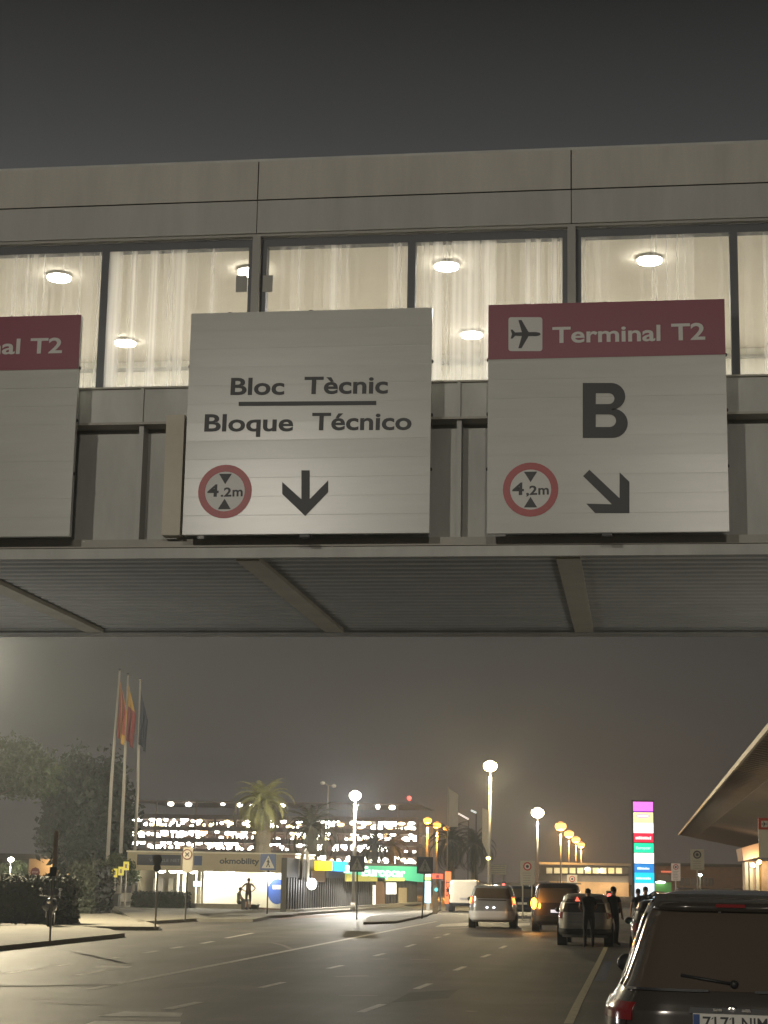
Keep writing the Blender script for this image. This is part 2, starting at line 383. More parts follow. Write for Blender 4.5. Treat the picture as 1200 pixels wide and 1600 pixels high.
# ------------------------------------------------------------------ footbridge across the road
Y0 = 16.0; YB = 21.35; XL = -15.0; XR = 9.0
def bz(py, px=893): return P(px, py, Y0).z
z_top, z_seam, z_fb = bz(234), bz(296), bz(348)
z_gt, z_sill, z_fl = bz(364.5), bz(589), bz(648)
z_wb, z_bot = bz(838), bz(851)
Xj = P(893, 470, Y0).x; BAY = Xj - P(397, 470, Y0).x
bridge = thing('footbridge', 'enclosed grey footbridge with lit windows crossing above the road', 'bridge', ((XL+XR)/2, Y0, 0))
joints = [Xj + BAY * i for i in range(-4, 4) if XL < Xj + BAY * i < XR]
edges = [XL] + joints + [XR]
for a, c in zip(edges[:-1], edges[1:]):
    b = MB(); b.box((a + 0.006, Y0, z_seam + 0.008), (c - 0.006, Y0 + 0.08, z_top)); b.build('fascia_panel', M['fascia'], bridge)
    b = MB(); b.box((a + 0.004, Y0 + 0.004, z_fb), (c - 0.004, Y0 + 0.09, z_seam - 0.004)); b.build('fascia_panel', M['fascia_low'], bridge)
b = MB(); b.box((XL, Y0 + 0.09, z_fb), (XR, Y0 + 0.20, z_top - 0.02)); b.build('fascia_core', M['frame'], bridge)
b = MB(); b.box((XL, Y0 + 0.012, z_top + .001), (XR, YB + 0.1, z_top + 0.03)); b.build('roof', M['girder'], bridge)
b = MB(); b.box((XL, Y0 + 0.03, z_fb - 0.025), (XR, Y0 + 0.085, z_fb - 0.001)); b.build('drip_edge', M['post'], bridge)
# window strip: dark frames, light posts on the joints, one dark mullion in each bay
gy = Y0 + 0.16
b = MB(); b.box((XL, gy - 0.05, z_gt), (XR, gy + 0.05, z_fb - 0.026)); b.box((XL, gy - 0.05, z_sill), (XR, gy + 0.05, z_sill + 0.012)); b.build('window_rail', M['frame'], bridge)
WM = 0.075; mulls = []
for xj in joints:
    b = MB(); b.box((xj - 0.088, gy - 0.06, z_sill + .012), (xj - 0.04, gy + 0.06, z_gt)); b.box((xj + 0.04, gy - 0.06, z_sill + .012), (xj + 0.088, gy + 0.06, z_gt)); b.build('window_frame', M['frame'], bridge)
    b = MB(); b.box((xj - 0.038, Y0 + 0.02, z_sill + .012), (xj + 0.038, gy + 0.10, z_fb - 0.027)); b.build('window_post', M['post'], bridge)
    mulls.append(xj - BAY + (P(640, 470, Y0).x - P(397, 470, Y0).x))
for xm in mulls:
    b = MB(); b.box((xm - WM/2, gy - 0.055, z_sill + .012), (xm + WM/2, gy + 0.055, z_gt)); b.build('mullion', M['frame'], bridge)
stops = sorted([(x, 0.088) for x in joints] + [(x, WM/2) for x in mulls] + [(XL, 0), (XR, 0)])
for (a, wa), (c, wc) in zip(stops[:-1], stops[1:]):
    if c - a - wa - wc < 0.1: continue
    b = MB(); y = gy - 0.047; b.add([(a + wa, y, z_sill + .012), (c - wc, y, z_sill + .012), (c - wc, y, z_gt), (a + wa, y, z_gt)], [(0, 1, 2, 3)]); b.build('window_pane', M['glass_dirty'], bridge)
# girder below the windows
b = MB(); b.box((XL, Y0 + 0.05, z_fl), (XR, Y0 + 0.30, z_sill)); b.build('sill_beam', M['girder'], bridge)
b = MB(); b.box((XL, Y0 - 0.01, z_fl - 0.022), (XR, Y0 + 0.30, z_fl)); b.box((XL, Y0 + .02, z_sill - .02), (XR, Y0 + .049, z_sill - 0.002)); b.build('flange', M['flange'], bridge)
b = MB(); b.box((XL, Y0 + 0.22, z_wb), (XR, Y0 + 0.28, z_fl - 0.022)); b.build('girder_web', M['girder'], bridge)
sx0 = P(716, 740, Y0).x; sx1 = P(216, 740, Y0).x; sp = sx0 - sx1
for i in range(-4, 4):
    x = sx0 + sp * i
    if XL < x < XR:
        b = MB(); b.box((x - 0.022, Y0 + 0.04, z_wb), (x + 0.022, Y0 + 0.219, z_fl - 0.023)); b.box((x - .02, Y0 + .02, z_fl + .001), (x + .012, Y0 + .049, z_sill - .021)); b.build('stiffener', M['girder'], bridge)
b = MB(); b.box((XL, Y0 - 0.02, z_bot), (XR, Y0 + 0.32, z_wb)); b.build('flange', M['flange'], bridge)
b = MB(); b.box((XL, Y0 + 0.0, z_bot - 0.10), (XR, Y0 + 0.06, z_bot)); b.build('edge_beam', M['girder'], bridge)
# deck soffit of folded sheet, cross beams and far girder
zs = z_bot - 0.02; bb = MB(); pts = []
yy = Y0 + 0.34; n_r = 0; row = []
while yy < YB - 0.05:
    row += [(yy, zs), (yy + 0.10, zs), (yy + 0.13, zs + 0.022), (yy + 0.20, zs + 0.022)]; yy += 0.23
bb.grid([[Vector((XL, y, z)), Vector((XR, y, z))] for y, z in row]); bb.build('deck_soffit', M['soffit'], bridge)
for xj in joints:
    b = MB(); b.box((xj - 0.11 - .05, Y0 + 0.34, zs - 0.05), (xj + 0.11 - .05, YB - 0.02, zs - 0.004)); b.build('cross_beam', M['beam'], bridge)
b = MB(); b.box((XL, YB, zs - 0.045), (XR, YB + 0.25, zs + 0.10)); b.box((XL, YB - 0.015, zs - 0.06), (XR, YB + 0.31, zs - 0.0455)); b.build('edge_beam', M['girder'], bridge)
b = MB(); b.box((XL, YB + 0.05, zs + 0.10), (XR, YB + 0.2, z_sill + 0.4)); b.box((XL, YB + .05, z_gt + 0.2), (XR, YB + .2, z_top - .01)); b.build('rear_girder', M['girder'], bridge)
# corridor inside
zc = P(698, 411, 17.6).z; zfl = z_sill - 0.6
b = MB(); b.box((XL, gy + 0.12, zc), (XR, YB - 0.3, zc + 0.05)); b.build('ceiling', M['plaster'], bridge)
b = MB(); b.box((XL, gy + 0.15, zfl - 0.05), (XR, YB - 0.3, zfl)); b.build('floor', M['infloor'], bridge)
b = MB(); b.box((XL, YB - 0.45, zfl + .001), (XR, YB - 0.33, zc - 0.001)); b.build('inner_wall', M['inwall'], bridge)
b = MB(); b.box((XL, YB - 0.48, zc - 0.13), (XR, YB - 0.451, zc - 0.09)); b.build('wall_rail', M['girder'], bridge)
M['downlight'] = emat('downlight', (1.0, 0.95, 0.82), 40)
dsp = P(1015, 402, 17.6).x - P(698, 411, 17.6).x; dx0 = P(698, 411, 17.6).x; dx1 = P(737, 527, 20.0).x
for row_y, x0 in ((17.6, dx0), (20.0, dx1)):
    for i in range(-7, 5):
        x = x0 + dsp * i
        if not XL + .2 < x < XR - .2: continue
        b = MB(); b.cyl((x, row_y, zc - 0.03), (x, row_y, zc - 0.002), 0.135, n=20); d_ = b.build('ceiling_light', M['white_film'], bridge)
        b = MB(); b.cyl((x, row_y, zc - 0.055), (x, row_y, zc - 0.0305), 0.12, n=20); b.build('diffuser', M['downlight'], d_)
for i in range(-4, 3):
    li = bpy.data.lights.new('corridor_glow', 'AREA'); li.energy = 62; li.color = (1, .96, .92); li.shape = 'RECTANGLE'; li.size = 2.2; li.size_y = 0.5
    lo = bpy.data.objects.new('corridor_lamp', li); COL.objects.link(lo); lo.location = (dx0 + 2 * dsp * i * .8, 18.9, zc - 0.08) ; lo.parent = bridge; lo.location -= bridge.location
# small grey boxes on the window posts
for xx, yy_, w, h in ((379, 446, 18, 26), (420, 446, 16, 26)):
    a = P(xx - w/2, yy_ + h/2, gy - .02); c = P(xx + w/2, yy_ - h/2, gy - .02)
    b = MB(); b.box((a.x, gy - 0.075, a.z), (c.x, gy - 0.061, c.z)); b.build('junction_box', M['post'], bridge)
for side, xs in (('a', XL + 0.5), ('b', XR - 0.5)):
    b = MB(); b.box((xs - 0.35, Y0 + 1.0, 0), (xs + 0.35, Y0 + 1.7, zs - 0.11)); b.box((xs - .35, YB - 1.7, 0), (xs + .35, YB - 1.0, zs - .11)); b.build('pier', M['concrete'], bridge)

# ------------------------------------------------------------------ road signs on the bridge
YS = 15.72
def sp_(x, y, d=0.0): p = P(x, y, YS); return Vector((p.x, YS - d, p.z))
def quad(pix, d=0.003):
    b = MB(); b.add([sp_(x, y, d) for x, y in pix], [tuple(range(len(pix)))]); return b
def sign(label, x0, x1, z0, z1):
    c = Vector(((x0 + x1) / 2, YS, z0)); r = thing('direction_sign', label, 'road sign', c, group='road signs hung on the bridge')
    b = MB(); n = 12; hh = (z1 - z0) / n
    for i in range(n):                                     # slats, each a touch out of true
        t0, t1, t2 = (random.gauss(0, .0006) for _ in range(3)); za, zb_ = z0 + i * hh + .0004, z0 + (i + 1) * hh - .0004
        b.add([(x0, YS + t0, za), (x1, YS + t2, za), (x1, YS + .03, za), (x0, YS + .03, za), (x0, YS + t1, zb_), (x1, YS + t1 + t2 - t0, zb_), (x1, YS + .03, zb_), (x0, YS + .03, zb_)],
              [(3,2,1,0),(4,5,6,7),(0,1,5,4),(1,2,6,5),(2,3,7,6),(3,0,4,7)])
    b.box((x0 + .004, YS + .031, z0 + .004), (x1 - .004, YS + .07, z1 - .004)); b.build('panel', M['slats'], r)
    b = MB()
    for f in (0.16, 0.5):
        xx = x0 + (x1 - x0) * f; b.box((xx - 0.03, YS + 0.072, z0 + .05), (xx + 0.03, Y0 - 0.022, z1 - .08))
    b.build('bracket', M['steel'], r)
    b = MB(); b.box((x0 + (x1-x0)*.48, YS - 0.012, z0 - 0.03), (x0 + (x1-x0)*.52, YS + 0.06, z0 - .001)); b.build('clamp', M['dark_steel'], r)
    for xe in (x0 - .004, x1 + .004):
        for f in (.28, .52, .76):
            b = MB(); b.ball((xe, YS + .035, z0 + (z1 - z0) * f), (.012, .02, .018), 8, 4); b.build('bolt', M['dark_steel'], r)
    for f in (0.16, .5):
        xx = x0 + (x1-x0)*f; b = MB(); b.ball((xx, YS + .03, z1), (.03, .02, .014), 8, 4); b.build('clamp', M['dark_steel'], r)
    return r
def box_of(pl, pr, pt, pb):
    return (P(*pl, YS).x, P(*pr, YS).x, P(*pb, YS).z, P(*pt, YS).z)
def limit_disc(r, cx, cy, rad, sep=','):
    c = sp_(cx, cy, 0.002); s = sp_(cx + rad, cy).x - sp_(cx, cy).x
    d0 = disc(c, s, s, FRONT).build('height_limit_disc', M['white_film'], r)
    c2 = sp_(cx, cy, 0.004); disc(c2, s, s, FRONT, r_in=0.74).build('ring', M['red_film'], d0)
    q = 0.74 * s
    for sg in (1, -1):
        b = MB(); t = Vector((c2.x, c2.y, c2.z + sg * 0.27 * s)); w = 0.24 * s; zz = c2.z + sg * 0.66 * s
        vs = [t, Vector((c2.x + w, c2.y, zz)), Vector((c2.x - w, c2.y, zz))]
        b.add(vs if sg > 0 else vs[::-1], [(0, 1, 2)]); b.build('arrowhead', M['ink'], d0)
    lettering('4', sp_(cx - 0.66*rad, cy + 0.20*rad), sp_(cx - 0.24*rad, cy + 0.20*rad), 0.46 * s, FRONT, M['ink'], d0, 0.028, name='numerals')
    lettering(sep + '2', sp_(cx - 0.16*rad, cy + 0.20*rad), sp_(cx + 0.24*rad, cy + 0.19*rad), 0.34 * s, FRONT, M['ink'], d0, 0.028, name='numerals')
    lettering('m', sp_(cx + 0.28*rad, cy + 0.19*rad), sp_(cx + 0.66*rad, cy + 0.18*rad), 0.36 * s, FRONT, M['ink'], d0, 0.024, name='numerals')

x0, x1, z0, z1 = box_of((292, 660), (673, 660), (487, 485), (477, 834))
s1 = sign('white slatted sign reading Bloc Tècnic over a down arrow', x0, x1, z0, z1)
lettering('Bloc', sp_(360, 617.5), sp_(444, 617), 0.166, FRONT, M['ink'], s1, 0.023)
lettering('Tècnic', sp_(475, 616), sp_(606, 615), 0.166, FRONT, M['ink'], s1, 0.023)
lettering('Bloque', sp_(319, 674.5), sp_(458, 674), 0.166, FRONT, M['ink'], s1, 0.023)
lettering('Técnico', sp_(487, 672.5), sp_(643, 672), 0.166, FRONT, M['ink'], s1, 0.023)
quad([(373, 634.5), (588, 633), (588, 626.5), (373, 628)], .004).build('bar', M['ink'], s1)
limit_disc(s1, 351.5, 768, 42, '.')
quad([(471, 735), (484, 735), (484, 780), (513, 750.5), (513, 769), (477, 806.5), (441, 772), (441, 753), (471, 780)][::-1], .004).build('arrow', M['ink'], s1)

x0, x1, z0, z1 = box_of((762, 660), (1136, 660), (947, 472), (947, 832))
s2 = sign('white sign with burgundy Terminal T2 header, letter B and diagonal arrow', x0, x1, z0, z1)
zb = P(947, 558, YS).z
def header(r, x0, x1, zb, z1):
    b = MB(); b.add([(x0, YS - 0.0045, zb), (x1, YS - .0045, zb), (x1, YS - .0045, z1), (x0, YS - .0045, z1)], [(0, 1, 2, 3)])
    return b.build('header', M['burgundy'], r)
def plane_icon(h, ox, oy, dx, s=1.0, yv=YS):
    """white rounded tile with an aeroplane, at picture point ox, oy moved by dx metres"""
    def q(x, y, d): p = P(ox + x, oy + y, yv); return Vector((p.x + dx, yv - d, p.z))
    a = 26.5; r_ = 4; poly = []
    for cx, cy, a0 in ((a-r_, -(a-r_), 0), (-(a-r_), -(a-r_), 90), (-(a-r_), a-r_, 180), (a-r_, a-r_, 270)):
        for i in range(5):
            w = math.radians(a0 + i * 22.5); poly.append((cx + r_*math.cos(w), cy - r_*math.sin(w)))
    b = MB(); b.add([q(x*s, y*s, .007) for x, y in poly], [tuple(range(len(poly)))]); t_ = b.build('pictogram_tile', M['white_film'], h)
    half = [(24, 0), (22, -2.2), (17, -3.2), (5, -3.2), (-6, -22), (-11, -22), (-5.5, -3), (-16, -2.6), (-20, -7), (-23, -7), (-21, 0)]
    full = half + [(x, -y) for x, y in reversed(half[1:-1])]
    b = MB(); b.add([q(x*s, y*s, .010) for x, y in full], [tuple(range(len(full)))]); b.build('aeroplane', M['ink'], t_)
h2 = header(s2, x0, x1, zb, z1)
plane_icon(h2, 821, 522.5, 0)
lettering('Terminal', sp_(863, 536.5, .003), sp_(1032, 533, .003), 0.152, FRONT, M['white_film'], h2, 0.02)
lettering('T2', sp_(1049, 532.5, .003), sp_(1102, 531, .003), 0.158, FRONT, M['white_film'], h2, 0.02)
# heavy letter B drawn as outline bands
def bezier_B(r):
    def q(x, y): return sp_(x, y, .004)
    X, T, Bm = 910.5, 598.5, 684.5
    def lobe(cx, cy, rx, ry, n=14): return [(cx + rx*math.sin(math.pi*i/n), cy - ry*math.cos(math.pi*i/n)) for i in range(n+1)]
    top_o = lobe(955, 619.5, 22, 21); bot_o = lobe(957, 661.5, 24, 23)
    top_i = lobe(951, 623, 9, 8.5); bot_i = lobe(952, 657.5, 10.5, 9.8)
    b = MB()
    def band(o, i, w):                                   # outer arc to inner arc
        n = len(o); b.add([q(*p) for p in o] + [q(*p) for p in i], [(j, n+j, n+j+1, j+1) for j in range(n-1)])
    band(top_o, top_i, 0); band(bot_o, bot_i, 0)
    def rect(x0, y0, x1, y1): b.add([q(x0, y1), q(x1, y1), q(x1, y0), q(x0, y0)], [(0, 1, 2, 3)])
    rect(X, T, 931, Bm); rect(931, T, 951, 614.5); rect(931, 631.5, 951, 647.7); rect(931, 667.3, 952, Bm)
    b.add([q(951, T), q(951, 614.5), q(955, T)], [(0, 1, 2)]); b.add([q(952, Bm), q(957, Bm), q(952, 667.3)], [(0, 1, 2)])
    b.add([q(951, 631.5), q(951, 647.7), q(952, 647.7), q(957, 638.5), q(955, 640.5)], [(0, 1, 2, 3, 4)])
    b.build('lettering', M['ink'], r)
bezier_B(s2)
limit_disc(s2, 829, 765, 43.5)
quad([(911, 744), (921, 734), (968, 778.5), (968, 738), (983.5, 753), (983.5, 802), (930, 802), (916, 787), (956, 788)][::-1], .004).build('arrow', M['ink'], s2)

xr, zt, zb0 = P(118, 660, YS).x, P(64, 493.5, YS).z, P(64, 838, YS).z
dx = P(762, 500, YS).x - P(1136, 500, YS).x
s3 = sign('plain white sign with Terminal T2 header, cut by the picture edge', xr - 2.13, xr, zb0, zt)
zb3 = P(64, 577.5, YS).z
h3 = header(s3, xr - 2.13, xr, zb3, zt)
lettering('T2', sp_(47, 553, .003), sp_(97, 552, .003), 0.152, FRONT, M['white_film'], h3, 0.02)
lettering('Terminal', sp_(-136, 556, .003), sp_(31, 553.5, .003), 0.152, FRONT, M['white_film'], h3, 0.02)
plane_icon(h3, -176, 542, 0)
b = MB(); a = P(260, 838, Y0); c = P(298, 600, Y0); b.box((a.x, YS + 0.10, z_wb + .01), (c.x, Y0 - 0.025, z_fl + 0.02)); b.build('mounting_post', M['beam'], s1)
# ------------------------------------------------------------------ street lamps
def lamp(x, y, h, col, label, r=0.28, energy=0, strength=40, group='street lamps', pole_r=0.09, arm=0.0, lit=True, twin=False, soft=0.15, spot=None):
    t = thing('street_lamp', label, 'street lamp', (x, y, 0), group=group)
    b = MB(); b.cyl((0, 0, 0.02), (0, 0, h - 0.05), pole_r, pole_r * .6, 10); b.cyl((0, 0, 0), (0, 0, 0.5), pole_r * 1.5, pole_r * 1.3, 10); b.build('pole', M['pole'], t, True, True)
    heads = [(-0.45, 0.12), (0.45, -0.1)] if twin else [(arm, 0)]
    for ax, dz in heads:
        if abs(ax) > 0.01:
            b = MB(); b.tube([(0, 0, h - 0.1), (ax * .5, 0, h - .02 + dz * .5), (ax, 0, h + dz)], 0.04, 8); b.build('arm', M['pole'], t, True, True)
        b = MB(); b.ball((ax, 0, h + dz + r * .5), (r * .8, r * .8, r * .16), 12, 6); hd = b.build('lamp_head', M['steel'], t, True, True)
        mm = emat('lamp_glow', col, strength) if lit else M['white_film']
        b = MB(); b.ball((ax, 0, h + dz), (r * .95, r * .95, r * .74), 16, 10); b.build('lamp_globe', mm, hd, True, True)
        if energy:
            li = bpy.data.lights.new('lamp_light', 'POINT'); li.energy = energy; li.color = col; li.shadow_soft_size = soft
            lo = bpy.data.objects.new('lamp_light', li); COL.objects.link(lo); lo.parent = t; lo.location = (ax, 0, h + dz - r - soft - .05)
    return t
def lamp_px(px, py, Y, col, label, **kw):
    p = P(px, py, Y); return lamp(p.x, Y, p.z, col, label, **kw)
WARM = (1.0, 0.80, 0.52); WHITE = (1.0, 0.94, 0.82); ORANGE = (1.0, 0.42, 0.07)
lamp(-25.5, 66, 10.2, (1, .86, .58), 'tall street lamp beyond the left edge that lights the island', energy=36000, r=0.25, strength=60)
lamp(-8.5, -9.0, 10.5, (1, .93, .80), 'street lamp on the near left verge behind the viewer', energy=6900, r=0.25, strength=60)
lamp(2.45, -14.0, 11.0, (1, .92, .78), 'street lamp on the right pavement behind the viewer', energy=5800, r=0.25, strength=60)
lamp_px(766, 1197, 126, (1, .78, .42), 'tallest bright street lamp, above the silver people carrier', energy=15000, r=0.50, strength=40, pole_r=.11)
lamp_px(555, 1243, 105, WHITE, 'white street lamp standing behind the dark crossing sign', energy=15500, r=0.36, strength=40, pole_r=.10)
lamp_px(840, 1270, 211, (1, .90, .62), 'pale yellow street lamp above the sign board on two posts', energy=12000, r=0.78, strength=30, pole_r=.13)
lamp_px(513, 1226, 140, WHITE, 'unlit twin headed lamp post between the two palms', r=0.20, twin=True, lit=False, pole_r=.09)
for px, py, Y, lb in ((668, 1282, 180, 'orange street lamp nearest the blue crossing sign'), (683, 1289, 193, 'middle one of three orange lamps on pale poles'), (698, 1295, 207, 'orange street lamp above the orange pylon, shortest of three')):
    lamp_px(px, py, Y, ORANGE, lb, energy=9000, r=0.45, strength=3.2, pole_r=.14)
for px, py, Y, lb in ((876, 1291, 257, 'orange lamp highest in the slanting row of far lamps'), (889, 1303, 300, 'orange lamp second from the top of the slanting row'), (900, 1312, 345, 'orange lamp third down the slanting row of far lamps'), (908, 1320, 393, 'orange lamp lowest in the slanting row of far lamps')):
    lamp_px(px, py, Y, (1, .50, .14), lb, energy=15000, r=0.85, strength=3.2, pole_r=.12)
lamp_px(17, 1343, 110, WHITE, 'small white globe lamp above the hedge at the left edge', r=0.20, strength=25, pole_r=.05, energy=250)
lamp_px(763, 1341, 120, (1, .85, .2), 'small yellow lamp on a short post under the pale banner', r=0.15, strength=10, pole_r=.05)
lamp_px(1094, 1367, 118, (.8, 1, .9), 'small cool white lamp below the parking sign board', r=0.12, strength=20, pole_r=.05)

def bollard(x, y, label):  # unseen fill lamp, added to brighten the footbridge's underside
    t = thing('fill_lamp', label, 'fill lamp', (x, y, 0), group='added fill lamps under the footbridge')
    b = MB(); b.cyl((0, 0, 0), (0, 0, .82), .09, n=14); b.build('post', M['dark_steel'], t, False, True)
    b = MB(); b.cyl((0, 0, .821), (0, 0, .93), .085, n=14); b.build('lamp_globe', emat('fill_glow', (1, .95, .86), 8), t, False, True)
    li = bpy.data.lights.new('fill_light', 'POINT'); li.energy = 120; li.color = (1, .97, .90); li.shadow_soft_size = .12
    lo = bpy.data.objects.new('fill_light', li); COL.objects.link(lo); lo.parent = t; lo.location = (0, 0, 1.07)
bollard(-8.4, 18.8, 'unseen low fill lamp added at the left pier under the footbridge')
bollard(4.4, 18.8, 'unseen low fill lamp added on the right pavement under the footbridge')

# ------------------------------------------------------------------ terminal canopy on the right
ez = 7.0; exx = 4.35
cn = thing('terminal_canopy', 'long brown terminal canopy sloping down over the right pavement', 'canopy', (12, 120, 0))
ya, yb = 44.0, 196.0
def cz(x): return ez - (x - exx) * 0.19
b = MB(); b.add([(exx + 1.6, ya, cz(exx+1.6)), (24, ya, cz(24)), (24, yb, cz(24)), (exx + 1.6, yb, cz(exx+1.6)),
                 (exx + 1.6, ya, cz(exx+1.6)+.35), (24, ya, cz(24)+.9), (24, yb, cz(24)+.9), (exx + 1.6, yb, cz(exx+1.6)+.35)],
                [(0,3,2,1)[::-1], (4,5,6,7), (0,1,5,4), (1,2,6,5), (2,3,7,6), (3,0,4,7)]); b.build('canopy_slab', M['canopy'], cn)
b = MB(); b.add([(exx, ya, ez+.02), (exx+1.6, ya, cz(exx+1.6)+.3), (exx+1.6, yb, cz(exx+1.6)+.3), (exx, yb, ez+.02), (exx, ya, ez+.12), (exx+1.6, ya, cz(exx+1.6)+.349), (exx+1.6, yb, cz(exx+1.6)+.349), (exx, yb, ez+.12)],
                [(0,1,2,3), (4,5,6,7), (0,1,5,4), (2,3,7,6), (3,0,4,7)])
y = ya
while y < yb:
    b.add([(exx, y, ez), (exx+1.6, y, cz(exx+1.6)), (exx+1.6, y+.3, cz(exx+1.6)), (exx, y+.3, ez), (exx, y, ez+.05), (exx+1.6, y, cz(exx+1.6)+.31), (exx+1.6, y+.3, cz(exx+1.6)+.31), (exx, y+.3, ez+.05)], [(0,1,2,3), (0,1,5,4), (2,3,7,6)]); y += 1.1
b.build('ribbed_edge', M['canopy'], cn)
b = MB(); b.box((exx - 0.10, ya, ez - 0.05), (exx - .002, yb, ez + 0.16)); b.build('gutter', M['beige'], cn)
for y in (70, 100, 130, 160, 190):
    b = MB(); b.cyl((14, y, 0.13), (14, y, cz(14) - .004), 0.25, n=14); b.build('column', M['brown_wall'], cn)
tb = thing('terminal_building', 'dim brown terminal front under the long canopy', 'building', (24, 120, 0))
b = MB(); b.box((24.01, 44, 0.13), (26, 196, 7)); b.build('wall', M['brown_wall'], tb)
for i in range(12):
    b = MB(); b.box((23.96, 50 + i * 12, 0.3), (24.0, 58 + i * 12, 2.6)); b.build('window', emat('dim_window', (1, .75, .45), .25), tb)
# pavilion with leaning cornice
pv = thing('pavilion', 'small pink brown pavilion with leaning cornice at the right edge', 'kiosk', (6.9, 82, 0))
def PV(px, py, Y=82): return P(px, py, Y)
a = PV(1166, 1345); c = PV(1260, 1392)
b = MB(); b.box((a.x + .05, 82.2, 0.13), (c.x, 86, a.z)); b.build('wall', mat('pavilion_wall', (.42, .29, .20), .75, var=.2, scale=3), pv)
b = MB(); 
pl = [PV(1158, 1325), PV(1161, 1345), PV(1190, 1338), PV(1260, 1336), PV(1260, 1312), PV(1186, 1317)]
b.slab([Vector((p.x, 81.6, p.z)) for p in pl], (0, 4.5, 0)); b.build('cornice', mat('pavilion_cornice', (.40, .24, .16), .7, var=.1, scale=2), pv)
for px in (1167, 1174, 1184):
    p = PV(px, 1390); q = PV(px, 1346)
    b = MB(); b.box((p.x - .07, 81.9, 0.13), (p.x + .07, 82.19, q.z - .02)); b.build('pilaster', M['beige'], pv)
for px, py, cl in ((1176, 1352, WHITE), (1186, 1347, (1, .7, .2))):
    p = PV(px, py, 81.7); b = MB(); b.ball((p.x, 81.6, p.z), (.10, .1, .10), 8, 6); b.build('wall_lamp', emat('wall_lamp', cl, 12), pv)
    li = bpy.data.lights.new('wall_lamp_light', 'POINT'); li.energy = 60; li.color = cl; li.shadow_soft_size = .1
    lo = bpy.data.objects.new('wall_lamp_light', li); COL.objects.link(lo); lo.location = (p.x - pv.location.x, 81.2 - 82, p.z); lo.parent = pv
# warm floodlight washing the canopy from the terminal forecourt
lamp(9.5, 96, 3.4, (1, .70, .45), 'short warm lamp post on the forecourt under the canopy', energy=300, r=.14, strength=15, pole_r=.05)
lamp(8.5, 60, 3.2, (1, .72, .48), 'short warm lamp post at the near end of the canopy', energy=200, r=.14, strength=15, pole_r=.05)
lamp(10.5, 150, 3.4, (1, .70, .45), 'short warm lamp post at the far end of the canopy', energy=350, r=.14, strength=15, pole_r=.05)
# far T2 sign
Yt = 76.0
a = P(1185, 1296, Yt); c = P(1185, 1340, Yt); tp = P(1185, 1278, Yt).z
ft = thing('direction_sign', 'distant white sign with red aeroplane header by the pavilion', 'road sign', (a.x + 1, Yt, 0))
b = MB(); b.box((a.x, Yt, c.z), (a.x + 2.1, Yt + .08, tp)); b.build('panel', mat('pale_sheet', (.62, .60, .55), .5), ft)
b = MB(); b.box((a.x, Yt - .012, a.z), (a.x + 2.1, Yt - .002, tp)); h = b.build('header', mat('bright_red', (.42, .05, .03), .5), ft)
s_ = 16 / 76
plane_icon(h, 1194.5, 1287.5, 0, s=0.19, yv=Yt - .012)
b = MB(); b.cyl((a.x + 1, Yt + .14, 0.13), (a.x + 1, Yt + .14, tp - .1), .055, n=10); b.build('post', M['steel'], ft)

# ------------------------------------------------------------------ lit totem of coloured panels
Yq = 145.0
tl, tr = P(988.5, 1322, Yq).x, P(1021, 1322, Yq).x
tt = thing('advertising_totem', 'tall lit totem of stacked coloured panels behind the parked cars', 'totem', ((tl + tr)/2, Yq, 0))
b = MB(); b.box((tl - .06, Yq, 0.0), (tr + .06, Yq + .5, P(1005, 1250, Yq).z)); b.build('frame', M['plastic'], tt)
for y0, y1, col, st in ((1253, 1267, (1, .16, .90), 1.15), (1267, 1269, (.25, .03, .6), .8), (1269.5, 1286, (1, .74, .34), 1.2), (1286, 1301.5, (1, 1, 1), 1.5), (1302, 1316, (.72, .01, .055), 1.0),
                        (1317.5, 1332, (0, .70, .40), 1.0), (1333, 1349, (1, 1, 1), 1.5), (1350, 1363, (.01, .20, .62), 1.0), (1363.5, 1379.5, (.0, .56, .88), 1.05), (1380, 1402, (.60, .75, .98), 1.1)):
    a = P(989.5 + (y0 - 1250) * .018, y1, Yq); c = P(1020 + (y0 - 1250) * .018, y0, Yq)
    b = MB(); b.box((a.x, Yq - .06, a.z + .01), (c.x, Yq - .002, c.z - .01)); b.build('lit_panel', emat('lit_panel', col, st * 1.2), tt)
def lit_strip(px0, px1, py0, py1, Y, col, st, root, y_off, name='lettering'):
    a = P(px0, py1, Y); c = P(px1, py0, Y); b = MB(); n = 9; b2 = []
    for i in range(n):
        x0 = a.x + (c.x - a.x) * i / n; x1 = a.x + (c.x - a.x) * (i + .78) / n; h = (c.z - a.z) * random.uniform(.65, 1)
        b.box((x0, Y - y_off - .02, a.z), (x1, Y - y_off, a.z + h))
    return b.build(name, emat('lit_strip', col, st), root)
lit_strip(993, 1018, 1307, 1311.5, Yq, (1, .85, .9), 1.2, tt, .065)
lit_strip(996, 1015, 1355, 1358.5, Yq, (.8, .95, 1), 1.2, tt, .065)
lit_strip(994, 1017, 1370, 1374, Yq, (.75, 1, 1), 1.2, tt, .065)
lettering('Europcar', P(994, 1327, Yq - .07), P(1017, 1327, Yq - .07), .22, FRONT, emat('pale_green_glow', (.65, 1, .9), 1.0), tt, .02, lift=.01)
p = P(1004.5, 1275, Yq); b = disc((p.x, Yq - .068, p.z), .55, .17, FRONT, 24); b.build('oval_badge', emat('badge_mauve', (.62, .30, .62), .9), tt)
b = disc((p.x, Yq - .072, p.z), .46, .10, FRONT, 24); b.build('oval_badge', emat('badge_white', (1, .95, 1), 1.2), tt)

